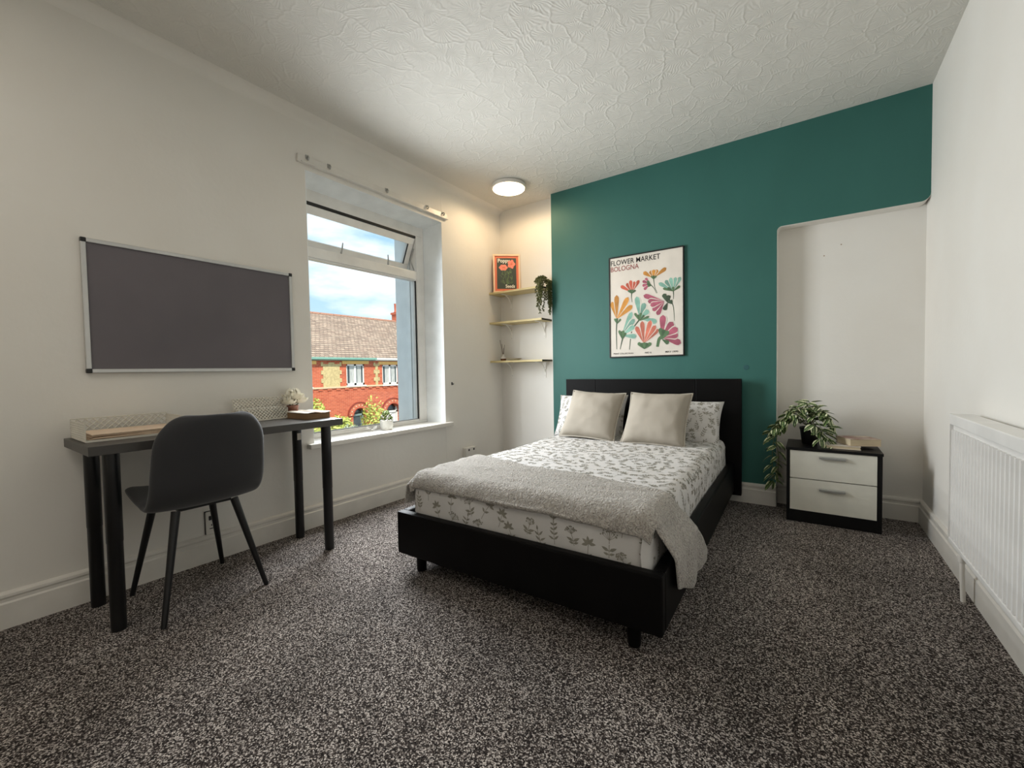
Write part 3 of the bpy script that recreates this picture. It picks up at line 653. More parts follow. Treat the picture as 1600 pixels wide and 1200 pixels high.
# trailing plant on the top shelf
qx, qy = .555, 3.455
t = thing('trailing_succulent', 'dark green artificial succulent trailing over the end of the top shelf', 'plant', (qx, qy, zs))
part('pot', MB().lathe([(.028, 0), (.034, .02), (.036, .05), (.032, .05)], (qx, qy, zs+.0005), 16), M['paper'], t, 40)
mb = MB(); rr = random.Random(11)
def pod(mb, c, d, l_, r_):
    c = Vector(c); d = Vector(d).normalized(); mb.tube([c, c+d*l_*.35, c+d*l_*.75, c+d*l_], [r_*.3, r_, r_*.8, r_*.1], 5)
for k in range(340):
    a = rr.uniform(0, 2*PI); e = rr.uniform(0, 1.4); R_ = rr.uniform(.038, .060)
    d = Vector((math.cos(a)*math.cos(e), math.sin(a)*math.cos(e), math.sin(e)*.8)); pod(mb, Vector((qx+.022, qy, zs+.045))+d*R_, d+Vector((0, 0, -.2)), .018, .0055)
sm = MB()
for k in range(20):
    a = rr.uniform(-1.5, 1.0); p = Vector((qx+.06*math.cos(a)+.02, qy+.07*math.sin(a)-.005, zs+.05)); ln = rr.uniform(.14, .33); pts = [(qx, qy, zs+.05)]
    xx = max(p.x+.022, SX1+.012) if math.sin(a) > -.55 else p.x; yy = p.y if xx > SX1+.01 else SY0-.018
    for j in range(26):
        f = j/25; z = zs+.055-ln*f*1.0; q = Vector((min(xx+.006*math.sin(f*9+k), .655), min(yy+.006*math.cos(f*7+k), 3.50), z)); pts.append(tuple(q))
        for s_ in range(2):
            b_ = rr.uniform(0, 2*PI); pod(mb, q, (math.cos(b_), math.sin(b_)*.8, -.5), .019, .0052)
    sm.tube(pts, .0012, 4, False)
part('foliage', mb, M['dgreen'], t, False, kind='stuff', recalc=False); part('stem', sm, M['vine'], t, kind='stuff', recalc=False)
# reed diffuser + dish on the bottom shelf
zb = SHZ[2]; dx, dy = .105, 3.47
t = thing('reed_diffuser', 'little white and amber reed diffuser on the bottom shelf', 'diffuser', (dx, dy, zb))
part('bottle', MB().lathe([(.026, .0005), (.028, .004), (.028, .022)], (dx, dy, zb), 20), M['amber'], t, 40, 'amber lower half')
part('neck', MB().lathe([(.028, .022), (.026, .032), (.012, .046), (.011, .066), (.009, .066)], (dx, dy, zb), 20), M['ceramic'], t, 40, 'white upper half')
for k, (a, b_) in enumerate(((-.03, .21), (-.012, .17), (.014, .16), (.004, .13))):
    part('reed', MB().tube([(dx, dy, zb+.03), (dx+a, dy+a*.4, zb+b_)], .0018, 6), M['reed'], t, True)
t = thing('leaf_dish', 'flat brown and white dish beside the reed diffuser on the bottom shelf', 'dish', (.22, 3.48, zb))
part('bowl', MB().lathe([(.03, .0005), (.06, .006), (.080, .018), (.077, .018), (.055, .009), (.001, .006)], (.23, 3.475, zb), 28), M['ceramic'], t, 40)
part('rim', MB().lathe([(.080, .018), (.081, .0205), (.077, .0205), (.077, .018)], (.23, 3.475, zb), 28, True), M['kraft'], t, 40, 'brown rim')

# ------------------------------------------------------------------ flower market poster
PX0, PX1, PZ0, PZ1 = 1.226, 1.841, 1.088, 1.943; PYF = BY-.018
t = thing('flower_poster', 'black framed flower market poster hanging over the bed', 'picture', (PX0, BY, PZ0))
fw_ = .010
for q in ((PX0, PZ0, PX1, PZ0+fw_), (PX0, PZ1-fw_, PX1, PZ1), (PX0, PZ0+fw_, PX0+fw_, PZ1-fw_), (PX1-fw_, PZ0+fw_, PX1, PZ1-fw_)):
    part('frame_bar', MB().box(q[0], PYF, q[1], q[2], BY-.001, q[3], .0015), M['blackp'], t)
sheet = part('print', MB().box(PX0+fw_, PYF+.006, PZ0+fw_, PX1-fw_, BY-.003, PZ1-fw_), M['paper'], t)
PO = Vector((PX0, PYF+.006, PZ1)); PEX = Vector((1, 0, 0)); PEY = Vector((0, 0, -1)); PN = Vector((0, -1, 0)); PW, PH = PX1-PX0, PZ1-PZ0
def pz_(X, Y):
    u = (X-136)/698; u_ = u; tp = 205-120*u; bt = 1145-27*u; v = (Y-tp)/(bt-tp); return Vector((u_*PW, v*PH))
LAY = [.0003]
def pcol(name, rgb):
    if name not in M: M[name] = mat(name, rgb, .7, var=tuple(int(c*.86) for c in rgb), vscale=22, stretch=(1, 1, 1))
    return M[name]
def petal2(mb, base, tip, w_, d):
    b, t_ = pz_(*base), pz_(*tip); ax = t_-b; ln = ax.length; ax = ax/ln; n_ = Vector((-ax.y, ax.x)); P = []
    for k in range(25):
        a = k/24*2; s_ = a if a <= 1 else 2-a; sg = 1 if a <= 1 else -1
        half = w_*(s_**.8)*(1 if s_ < .72 else math.sqrt(max(0, 1-((s_-.72)/.28)**2)))
        P.append(tuple(b+ax*ln*s_+n_*sg*half))
    LAY[0] += .00002; flat_poly(mb, P, PO, PEX, PEY, PN, LAY[0])
def flower(nm, cname, rgb, base, tips, w_):
    out = None; s0 = len(tips)//2; order = sorted(range(len(tips)), key=lambda i: -abs(i-s0))
    for i in order:
        if nm == 'flower_print': mb = MB(); petal2(mb, base, tips[i], w_*1.16+.0012, 0); part('petal_gap', mb, M['paper'], sheet, recalc=False)
        mb = MB(); petal2(mb, base, tips[i], w_*.90, 0); f_ = (1.0, .90, 1.06)[i % 3] if nm == 'flower_print' else (1, .85)[i % 2]
        out = part('petal_print' if nm == 'flower_print' else nm, mb, pcol(cname+'_%d' % (f_*100), tuple(min(255, int(c*f_)) for c in rgb)), sheet, recalc=False)
    return out
def pstem(cname, rgb, pts, w0, w1):
    mb = MB(); LAY[0] += .00002; P = [pz_(*p) for p in pts]; Q = []
    for i in range(13):
        f = i/12; n_ = len(P)-1; x = f*n_; k = min(int(x), n_-1); g = x-k; Q.append(tuple(P[k].lerp(P[k+1], g)))
    for _ in range(3): Q = [Q[0]]+[tuple((Vector(Q[i-1])+Vector(Q[i])*2+Vector(Q[i+1]))/4) for i in range(1, len(Q)-1)]+[Q[-1]]
    add_strip(mb, Q, w0, w1, PO, PEX, PEY, PN, LAY[0]); return part('stem_print', mb, pcol(cname, rgb), sheet, recalc=False)
GD, GM = ('print_dark_green', (66, 84, 62)), ('print_green', (88, 120, 82))
pstem(*GD, [(567, 395), (575, 470), (600, 530)], .007, .003); pstem(*GD, [(530, 440), (570, 480), (592, 530)], .007, .003); pstem(*GD, [(362, 520), (358, 560), (364, 615)], .010, .004)
pstem(*GD, [(740, 500), (744, 540), (741, 585)], .009, .004); pstem(*GD, [(212, 790), (206, 900), (210, 1062)], .011, .006); pstem(*GD, [(432, 780), (355, 880), (335, 1064)], .012, .006)
pstem(*GD, [(268, 960), (255, 1010), (243, 1062)], .012, .005); pstem(*GD, [(690, 570), (742, 640), (750, 790)], .010, .003); pstem(*GM, [(650, 930), (612, 960), (598, 1035)], .030, .022)
OR, TE, PK, CO, RD = ('print_orange', (208, 144, 62)), ('print_mint', (136, 182, 164)), ('print_pink', (180, 92, 112)), ('print_coral', (212, 118, 96)), ('print_red', (206, 96, 72))
flower('flower_print', *OR, (565, 385), [(472, 332), (538, 318), (570, 308), (602, 308), (682, 292)], .022)
flower('flower_print', *PK, (532, 440), [(490, 388), (464, 415), (462, 460), (478, 498)], .017)
flower('flower_print', *RD, (362, 520), [(252, 462), (312, 436), (350, 408), (390, 418), (434, 406)], .020)
flower('flower_print', *TE, (740, 505), [(612, 434), (672, 408), (716, 384), (762, 380), (804, 378)], .021)
flower('flower_print', *OR, (212, 775), [(163, 612), (212, 548), (328, 566), (368, 644)], .030)
flower('flower_print', *TE, (440, 765), [(408, 560), (482, 620), (520, 690), (596, 800)], .030)
flower('flower_print', *TE, (262, 930), [(362, 706), (388, 772), (386, 838), (404, 938)], .028)
flower('flower_print', *PK, (660, 605), [(472, 550), (512, 605), (535, 645), (555, 694), (598, 736)], .027)
flower('flower_print', *CO, (474, 1002), [(400, 842), (458, 792), (540, 784), (584, 832), (608, 868)], .026)
flower('flower_print', *PK, (640, 945), [(650, 734), (736, 800), (778, 858), (782, 922), (806, 1000)], .035)
flower('calyx_print', *GM, (567, 400), [(545, 368), (567, 362), (592, 366)], .010); flower('calyx_print', *GM, (545, 460), [(508, 412), (505, 440), (512, 462)], .012)
flower('calyx_print', *GM, (362, 535), [(325, 502), (345, 498), (368, 494), (398, 500)], .012); flower('calyx_print', *GM, (740, 512), [(650, 484), (690, 478), (740, 470), (800, 462)], .014)
flower('calyx_print', *GM, (214, 822), [(190, 770), (214, 765), (252, 772)], .012); flower('calyx_print', *GM, (432, 790), [(388, 716), (420, 730), (450, 712), (480, 735), (525, 748)], .014)
flower('calyx_print', *GM, (266, 968), [(234, 880), (258, 888), (278, 880), (302, 902)], .016); flower('calyx_print', *GD, (690, 618), [(655, 535), (700, 548), (735, 610), (660, 690)], .024)
flower('calyx_print', *GM, (478, 1058), [(418, 996), (448, 1000), (478, 992), (506, 998), (540, 996)], .020); flower('calyx_print', *GM, (640, 965), [(625, 856), (660, 870), (698, 884), (700, 1000)], .024)
def ptxt(s, X, Y, size, mt, bold=0, sx=1.0):
    q = pz_(X, Y); return text_obj(s, size, PO+PEX*q.x+PEY*q.y, PEX, -PEY, PN, .0012, mt, sheet, bold=bold, sx=sx)
ptxt('FLOWER MARKET', 153, 281, .060, M['ink'], .0004, .87); ptxt('BOLOGNA', 153, 337, .058, M['inkred'], .0006, .86)
ptxt('PRINT COLLECTION', 175, 1112, .0165, M['ink'], .0002, 1.15); ptxt('NO 6', 482, 1099, .019, M['ink'], .0003, 1.2); ptxt('MAY 1970', 668, 1090, .019, M['ink'], .0003, 1.2)

# ------------------------------------------------------------------ bed
BL = Vector((.950, 1.385, 0)); BW, BLN = 1.295, 2.06
bed = thing('bed', 'black leather double bed frame against the teal wall', 'bed', tuple(BL))
x0, y0 = BL.x, BL.y
part('foot_rail', MB().box(x0, y0, .092, x0+BW, y0+.042, .302, .008), M['leather'], bed)
part('side_rail', MB().box(x0, y0+.042, .092, x0+.042, y0+2.0, .302, .008), M['leather'], bed)
part('side_rail', MB().box(x0+BW-.042, y0+.042, .092, x0+BW, y0+2.0, .302, .008), M['leather'], bed)
part('base_deck', MB().box(x0+.042, y0+.042, .20, x0+BW-.042, y0+2.0, .222), M['leather'], bed)
hb = part('headboard', MB().box(x0-.045, y0+2.035, .062, x0+BW+.045, y0+2.062, .905, .006), M['leather'], bed)
hx = [x0-.046, x0+.235, x0+1.035, x0+BW+.046]
for i in range(3): part('padded_panel', MB().box(hx[i]+.0002, y0+1.998, .064, hx[i+1]-.0002, y0+2.036, .908, .004), M['leather'], hb)
for a, b_ in ((.10, .065), (BW-.115, .06), (.09, 1.94), (BW-.09, 1.94)): part('leg', MB().lathe([(.021, .0005), (.024, .01), (.026, .093)], (x0+a, y0+b_, 0), 18), M['leather'], bed, 40)
bed.rotation_euler.z = math.radians(1.3)
BROT = Matrix.Translation(BL) @ Matrix.Rotation(math.radians(1.3), 4, 'Z') @ Matrix.Translation(-BL)

def rounded(x0, y0, z0, x1, y1, z1, r, res, disp=None):
    # rounded box with an even grid; displaced along its normal
    mb = MB(); c = Vector(((x0+x1)/2, (y0+y1)/2, (z0+z1)/2)); h = Vector(((x1-x0)/2, (y1-y0)/2, (z1-z0)/2)); idx = {}
    def put(p):
        k = tuple(round(q, 5) for q in p)
        if k in idx: return idx[k]
        q = Vector([max(-(h[i]-r), min(h[i]-r, p[i])) for i in range(3)]); n_ = Vector(p)-q
        n_ = n_.normalized() if n_.length > 1e-8 else Vector((0, 0, 1)); w_ = c+q+n_*r
        if disp: w_ = w_+n_*disp(w_, n_)
        idx[k] = len(mb.v); mb.v.append(tuple(w_)); return idx[k]
    def axis(L_):
        n_ = max(4, int(2*L_/res)); a = [-L_+2*L_*i/n_ for i in range(n_+1)]
        return a
    for ax in range(3):
        a, b = [i for i in range(3) if i != ax]; A, B = axis(h[a]), axis(h[b])
        for s_ in (-1, 1):
            for i in range(len(A)-1):
                for j in range(len(B)-1):
                    q = []
                    for u, v in ((A[i], B[j]), (A[i+1], B[j]), (A[i+1], B[j+1]), (A[i], B[j+1])):
                        p = [0, 0, 0]; p[ax] = s_*h[ax]; p[a] = u; p[b] = v; q.append(put(p))
                    if len(set(q)) == 4: mb.f.append(tuple(q) if (s_ > 0) ^ (ax == 1) else tuple(reversed(q)))
    return mb
def fbm(p, s, o_=3): return noise.fractal(Vector(p)*s, 1.0, 2.0, o_)
def sheet_disp(p, n_):
    d = .004*fbm(p, 5)
    if n_.z < .6: # vertical folds on the sides
        d += .004*fbm((p.x*2+p.z, p.y*2, p.z*1.2), 4, 2)
    return d
mt_x0, mt_x1, mt_y0, mt_y1, mt_z1 = x0+.046, x0+BW-.046, y0+.048, y0+1.99, .478
sheet_mb = rounded(mt_x0, mt_y0, .224, mt_x1, mt_y1, mt_z1, .062, .028, sheet_disp)
mtr = thing('mattress', 'mattress in a cream sheet printed with sage wild flower sprigs', 'mattress', tuple(BL))
sh_o = part('fitted_sheet', sheet_mb, M['sheet'], mtr, 'all')
# printed sprigs laid on a cloth surface
def sprig(rnd_, sc):
    polys = []
    def leaf(p, a, l_, w_):
        ax = Vector((math.cos(a), math.sin(a))); n_ = Vector((-ax.y, ax.x)); p = Vector(p)
        polys.append([tuple(p), tuple(p+ax*l_*.35+n_*w_), tuple(p+ax*l_*.7+n_*w_*.7), tuple(p+ax*l_), tuple(p+ax*l_*.7-n_*w_*.7), tuple(p+ax*l_*.35-n_*w_)])
    H_ = rnd_.uniform(.05, .085)*sc; bend = rnd_.uniform(-.25, .25); ty = rnd_.random()
    def st(f): return Vector((bend*H_*f*f, H_*f-H_/2))
    n_ = 6
    for i in range(n_):
        a, b = st(i/n_), st((i+1)/n_); d = (b-a).normalized(); w_ = .0009*sc; q = Vector((-d.y, d.x))*w_
        polys.append([tuple(a+q), tuple(b+q), tuple(b-q), tuple(a-q)])
    if ty < .45:
        for i in range(1, 5):
            for s_ in (-1, 1): leaf(st(i/5), PI/2-s_*rnd_.uniform(.7, 1.1), rnd_.uniform(.014, .024)*sc, .0036*sc)
        leaf(st(1), PI/2, .018*sc, .0035*sc)
    elif ty < .8:
        for s_ in (-1, 1): leaf(st(.25), PI/2-s_*1.1, .026*sc, .005*sc); leaf(st(.12), PI/2-s_*1.3, .018*sc, .004*sc)
        for k in range(7):
            a = PI/2+(k-3)*.36; p = st(.7)+Vector((math.cos(a), math.sin(a)))*H_*.32
            q = (p-st(.65)); d = q.normalized(); w_ = Vector((-d.y, d.x))*.0006*sc; polys.append([tuple(st(.65)+w_), tuple(p+w_), tuple(p-w_), tuple(st(.65)-w_)])
            for j in range(3): b = rnd_.uniform(0, 6.3); polys.append([(p.x+.004*sc*math.cos(b)+.0028*sc*math.cos(c_), p.y+.004*sc*math.sin(b)+.0028*sc*math.sin(c_)) for c_ in (0, 1.2, 2.4, 3.6, 4.8)])
    else:
        for k in range(5): leaf(st(.9), PI/2+(k-2)*.85, .024*sc, .0055*sc)
        for s_ in (-1, 1): leaf(st(.4), PI/2-s_*.9, .02*sc, .004*sc)
    return polys
def print_on(mb, src, filt, spacing, seed, upf, sc=1.0, off=.0007):
    rnd_ = random.Random(seed); bvh = BVHTree.FromPolygons([Vector(v) for v in src.v], src.f); placed = []
    cents = [(sum((Vector(src.v[i]) for i in f), Vector())/len(f), f) for f in src.f]; rnd_.shuffle(cents)
    for c, f in cents:
        a, b, d = (Vector(src.v[i]) for i in f[:3]); n_ = (b-a).cross(d-a)
        if n_.length < 1e-9: continue
        n_ = n_.normalized()
        n_ = orient(n_, c, src)
        if not filt(c, n_): continue
        if any((c-q).length < spacing for q in placed): continue
        placed.append(c); u_ = upf(c, n_, rnd_); u_ = (u_-n_*u_.dot(n_)).normalized(); r_ = u_.cross(n_)
        for P in sprig(rnd_, sc):
            vs = []
            for x, y in P:
                hit = bvh.find_nearest(c+r_*x+u_*y+n_*.004)
                vs.append(hit[0]+orient(hit[1], hit[0], src)*off)
            o_ = len(mb.v); mb.v += [tuple(v) for v in vs]; mb.f.append(tuple(range(o_, o_+len(vs))))
    return mb
SRC_C = {}
def orient(n_, c, src):
    k = id(src)
    if k not in SRC_C: SRC_C[k] = sum((Vector(v) for v in src.v), Vector())/len(src.v)
    return n_ if n_.dot(c-SRC_C[k]) > 0 else -n_
fl = MB()
print_on(fl, sheet_mb, lambda c, n_: n_.y < -.75 and c.z > .29, .070, 5, lambda c, n_, r_: Vector((r_.uniform(-.5, .5), 0, 1)), sc=1.25)
part('floral_print', fl, M['print'], sh_o, kind='stuff', recalc=False, label='sage sprigs on the foot end')
fl = MB()
print_on(fl, sheet_mb, lambda c, n_: n_.z > .55 and c.y > mt_y0+.2, .052, 8, lambda c, n_, r_: Vector((r_.uniform(-1, 1), r_.uniform(-.4, 1), 0)), sc=.95)
print_on(fl, sheet_mb, lambda c, n_: abs(n_.x) > .8 and c.z > .28, .062, 9, lambda c, n_, r_: Vector((0, r_.uniform(-.6, .6), 1)))
part('floral_print', fl, M['print'], sh_o, kind='stuff', recalc=False, label='sage sprigs on the top and sides')
part('corner_fold', MB().grid(lambda u, v: (mt_x1-.034+.030*math.sin(u*PI*.5)+.003*math.sin(v*8), mt_y0-.006+.034*u-.006*math.sin(v*PI), .245+.17*v-.02*u), 5, 14).grid(lambda u, v: (mt_x1-.036+.030*math.sin(u*PI*.5), mt_y0+.004+.034*u, .245+.17*v), 5, 14), M['sheet'], mtr, 'all', recalc=False)
mtr.rotation_euler.z = bed.rotation_euler.z

# throw blanket
def throw_pt(u, v, off=0):
    XL, XR, ZT = mt_x0, mt_x1, mt_z1+.006; r = .06
    SL, SR = -.17, .345*(.74+.26*min(1, v/.35)-.04*max(0, v-.5)); top = XR-XL; s_ = SL+(top-SL+SR)*u
    # cross profile
    def prof(s_):
        if s_ < 0: a = min(-s_, r*PI/2)/r; dz = r*(1-math.cos(a)); x = XL+r-r*math.sin(a)-.008; dz += max(0, -s_-r*PI/2); x -= .012*max(0, -s_-r*PI/2)/.2; return x, dz
        if s_ > top-r:
            e = s_-(top-r); a = min(e, r*PI/2)/r; x = XR-r+r*math.sin(a)+.010; rest = max(0, e-r*PI/2); dz = r*(1-math.cos(a))+rest*.97
            x += .048*min(1, rest/.10); return x, dz
        if s_ < r: # left shoulder
            a = (r-s_)/r*0
        return XL+s_, 0
    if s_ <= r and s_ >= 0:
        x = XL+r*.0+s_; dz = 0
        k = 1-s_/r; x = XL-.0+s_; dz = .012*k*k
    else: x, dz = prof(s_)
    if s_ < 0: dz += .012; 
    hangR = max(0, s_-top)/.345; hangL = max(0, -s_)/.17
    yf = mt_y0-.012+.010*math.sin(u*9)+.12*hangR*(hangR > 0)-.012*hangL
    yb = 1.955-.215*min(1, max(0, s_)/top)+.34*hangR+.0*hangL+.012*math.sin(u*13)
    y = yf+(yb-yf)*v
    # front edge rolls over the foot end of the mattress
    e = max(0, (mt_y0+.055)-y)
    dy = 0
    if e > 0 and hangR < .02 and hangL < .3: dy = .058-math.sqrt(max(0, .058**2-min(e, .057)**2)); dy += .030*max(0, 1-abs(v)*14)*(.6+.6*min(1, max(0, s_-.8)/.4))
    z = ZT-dz-dy
    z += .006*fbm((x*1.0, y*3.0, 0), 6, 3)*(1-hangR)
    if hangR > 0: x += (.010+.010*math.sin(y*26+z*5)+.004*math.sin(y*57))*hangR
    # soft transverse wrinkles
    if hangR == 0 and hangL == 0: z += .010*math.exp(-((v-.42-.10*math.sin(u*5))/.05)**2)*max(0, math.sin(u*PI))*(.5+.5*math.sin(u*7+1))
    return Vector((x, y, z+off))
def throw_mesh():
    nu, nv = 120, 48; th = .016
    P = [[throw_pt(i/nu, j/nv) for j in range(nv+1)] for i in range(nu+1)]; mb = MB(); top, bot = [], []
    for i in range(nu+1):
        for j in range(nv+1):
            a = P[min(i+1, nu)][j]-P[max(i-1, 0)][j]; b = P[i][min(j+1, nv)]-P[i][max(j-1, 0)]; n_ = a.cross(b).normalized()
            e = min(min(i, nu-i)*.5, min(j, nv-j)); k = min(1.0, .45+.3*e) + (.75*math.exp(-(j/2.2)**2) if .12 < i/nu < .80 else 0)
            fz = .0022*noise.noise(P[i][j]*60)
            top.append(P[i][j]+n_*(th*k+fz)); bot.append(P[i][j])
    q = len(top); W_ = nv+1; mb.v = [tuple(v) for v in top+bot]
    for i in range(nu):
        for j in range(nv):
            a = i*W_+j; mb.f.append((a, a+W_, a+W_+1, a+1)); mb.f.append((q+a, q+a+1, q+a+W_+1, q+a+W_))
    for j in range(nv): mb.f.append((j, j+1, q+j+1, q+j)); a = nu*W_+j; mb.f.append((a, q+a, q+a+1, a+1))
    for i in range(nu): a = i*W_; mb.f.append((a, q+a, q+a+W_, a+W_)); a = i*W_+nv; mb.f.append((a, a+W_, q+a+W_, q+a))
    return mb
o = link('throw_blanket', throw_mesh().mesh('throw_blanket', tuple(BL)), M['throw'], None, 'all', tuple(BL)); tag(o, 'grey beige knitted fleece throw draped over the foot of the bed', 'blanket')
o.rotation_euler.z = bed.rotation_euler.z; md = o.modifiers.new('s', 'SUBSURF'); md.levels = 1; md.render_levels = 1

# pillows and cushions
def pillow(w_, h_, t_, n_=26, pinch=.06, seed=1, crease=.006):
    mb = MB(); rows = []
    def pt(u, v, s_):
        a, b = u*2-1, v*2-1
        x = a*w_/2*(1-pinch*(1-abs(b)**2.2)*abs(a)**3*1.0); z = b*h_/2*(1-pinch*(1-abs(a)**2.2)*abs(b)**3)
        th = t_/2*(max(0, (1-abs(a)**2.6))*max(0, (1-abs(b)**2.6)))**.48
        y = s_*(th+crease*fbm((x+seed, z, s_), 9, 3)*min(1, th/(t_*.2)))
        return (x, y, z)
    mb.grid(lambda u, v: pt(u, v, -1), n_, n_); mb.grid(lambda u, v: pt(1-u, v, 1), n_, n_)
    bm = bmesh.new(); vs = [bm.verts.new(v) for v in mb.v]
    for f in mb.f: bm.faces.new([vs[i] for i in f])
    bmesh.ops.remove_doubles(bm, verts=bm.verts, dist=.0005); bmesh.ops.recalc_face_normals(bm, faces=bm.faces); bm.verts.index_update()
    r = MB(); r.v = [tuple(v.co) for v in bm.verts]; r.f = [tuple(v.index for v in f.verts) for f in bm.faces]; bm.free(); return r
def place(root, loc, lean, rz=0, ry=0):
    root.matrix_world = Matrix.Translation(loc) @ Matrix.Rotation(rz, 4, 'Z') @ Matrix.Rotation(-lean, 4, 'X') @ Matrix.Rotation(ry, 4, 'Y')
for (loc, lean, rz, ry, w_, h_, lab, seed) in (
    ((1.165, 3.215, .610), .42, .03, -.02, .60, .37, 'floral printed pillow at the window side of the headboard', 1),
    ((1.85, 3.235, .595), .45, .0, .01, .60, .35, 'floral printed pillow at the nightstand side of the headboard', 2)):
    t = thing('pillow', lab, 'pillow', (0, 0, 0), 'floral pillows against the headboard')
    pmb = pillow(w_, h_, .15, seed=seed); pc = part('pillowcase', pmb, M['sheet'], t, 'all')
    fl = MB(); print_on(fl, pmb, lambda c, n_: n_.y < .2, .050, 20+seed, lambda c, n_, r_: Vector((r_.uniform(-.6, .6), 0, 1)), sc=.95)
    part('floral_print', fl, M['print'], pc, kind='stuff', recalc=False)
    place(t, loc, lean, rz, ry)
for (loc, lean, rz, ry, lab, seed) in (
    ((1.29, 2.985, .648), .62, .05, .05, 'plain beige linen cushion standing nearest the window', 5),
    ((1.768, 2.985, .642), .58, -.02, .0, 'plain beige linen cushion standing on the right, piping on its edge', 6)):
    t = thing('cushion', lab, 'cushion', (0, 0, 0), 'beige cushions in front of the pillows')
    w_, h_ = .43, .41; pmb = pillow(w_, h_, .17, seed=seed, pinch=.075, crease=.008); part('cover', pmb, M['linen'], t, 'all')
    P = []
    for k in range(81):
        a = k/80*4; s_ = int(a) % 4; f = (a-int(a))*2-1
        a_, b_ = ((f, -1), (1, f), (-f, 1), (-1, -f))[s_]
        P.append((a_*w_/2*(1-.075*(1-abs(b_)**2.2)*abs(a_)**3)*1.006, 0, b_*h_/2*(1-.075*(1-abs(a_)**2.2)*abs(b_)**3)*1.006))
    part('piping', MB().tube(P, .0060, 7, False), M['piping'], t, True)
    place(t, loc, lean, rz, ry)

# ------------------------------------------------------------------ nightstand
NX0, NX1, NY0, NY1, NZ = 2.524, 2.994, 3.235, 3.592, .475
t = thing('nightstand', 'black bedside chest with two white drawers standing in the recess', 'nightstand', (2.76, 3.41, 0))
part('top_panel', MB().box(NX0-.004, NY0-.004, NZ-.017, NX1+.004, NY1, NZ, .001), M['blackash'], t)
part('side_panel', MB().box(NX0, NY0, 0.0005, NX0+.017, NY1, NZ-.017, .001), M['blackash'], t); part('side_panel', MB().box(NX1-.022, NY0, 0.0005, NX1, NY1, NZ-.017, .001), M['blackash'], t)
part('back_panel', MB().box(NX0+.017, NY1-.008, .02, NX1-.022, NY1, NZ-.017), M['blackash'], t); part('plinth', MB().box(NX0+.017, NY0+.004, .0005, NX1-.022, NY0+.02, .074), M['blackash'], t)
part('bottom_panel', MB().box(NX0+.017, NY0+.02, .058, NX1-.022, NY1-.01, .074), M['blackash'], t)
for z0_, z1_ in ((.281, .457), (.076, .276)):
    d = part('drawer', MB().box(NX0+.0185, NY0+.002, z0_, NX1-.0235, NY0+.019, z1_, .0012), M['white'], t, label='white drawer front')
    zc = z1_-.035 if z0_ > .2 else z1_-.055
    part('handle', MB().prism([(0, 0), (.020, .002), (.023, .014), (.003, .017)], (2.694, NY0+.0015, zc-.008), (0, -1, 0), (0, 0, 1), (1, 0, 0), .130), M['satin'], d, label='satin steel bar handle')
    part('drawer_box', MB().box(NX0+.03, NY0+.019, z0_+.02, NX1-.035, NY1-.03, z1_-.03), M['white'], d)
# books
t = thing('paperback', 'closed paperback with printed cover on top of the two nightstand books', 'book', (2.905, 3.40, .497))
def bk(nm_t, c, hx, hy, z0_, z1_, a, cov):
    part('page_block', rot_box(MB(), c, hx-.003, hy-.003, z0_+.0015, z1_-.0015, a), M['pages'], nm_t)
    part('cover', rot_box(rot_box(MB(), c, hx, hy, z1_-.0015, z1_, a), c, hx, hy, z0_, z0_+.0015, a), cov, nm_t)
    ca, sa = math.cos(a), math.sin(a); q = (c[0]-sa*(hy-.001), c[1]+ca*(hy-.001)); part('spine', rot_box(MB(), q, hx, .001, z0_, z1_, a), cov, nm_t)
bk(t, (2.895, 3.415), .085, .078, .4955, .538, .42, M['cover_red'])
t = thing('thin_book', 'thin cream book lying under the paperback on the nightstand', 'book', (2.84, 3.39, NZ))
bk(t, (2.815, 3.365), .085, .068, NZ+.0003, NZ+.020, .0, M['paper'])
# trailing variegated plant
vx, vy = 2.645, 3.43
t = thing('variegated_plant', 'variegated trailing plant in a small black pot on the nightstand', 'plant', (vx, vy, NZ))
part('pot', MB().lathe([(.040, .0005), (.043, .006), (.054, .095), (.057, .097), (.057, .112), (.052, .112), (.050, .10)], (vx, vy, NZ), 28), M['blackp'], t, 40)
part('soil', MB().lathe([(.050, .096), (.04, .101), (.001, .103)], (vx, vy, NZ), 16), M['reed'], t, True)
def leaf_mesh(k):
    mb = MB(); L_, W_ = 1.0, .56+.04*k
    def fn(u, v):
        c = u*2-1; ww = W_*math.sin(PI*v**.85)**.8*(1-.15*v); return (c*ww*.5*1.0, v*L_, -.18*v*v*(1+.3*k)+.28*abs(c)*ww*.5+.01*math.sin(v*9))
    mb.grid(fn, 6, 9); me = mb.mesh('leaf', recalc=False); me.materials.append(M['leaf']); return me
LM = [leaf_mesh(k) for k in range(4)]
rr = random.Random(21); nleaf = [0]
def put_leaf(p, d, size, roll=0):
    d = Vector(d).normalized(); upv = Vector((0, 0, 1)); xx = d.cross(upv)
    xx = xx.normalized() if xx.length > .05 else Vector((1, 0, 0)); zz = xx.cross(d); R_ = Matrix((xx, d, zz)).transposed().to_4x4()
    o = link('leaf', LM[rr.randrange(4)], None, t, True); o.matrix_local = Matrix.Translation(Vector(p)-Vector((vx, vy, NZ))) @ R_ @ Matrix.Rotation(roll, 4, 'Y') @ Matrix.Scale(size, 4); nleaf[0] += 1
stems = []
top0 = Vector((vx, vy, NZ+.105))
def arc(dx, dy, h_, drop, n_=9):
    P = []
    for i in range(n_+1):
        f = i/n_; P.append(top0+Vector((dx*f, dy*f, h_*math.sin(f*PI*.72)-drop*f*f)))
    return P
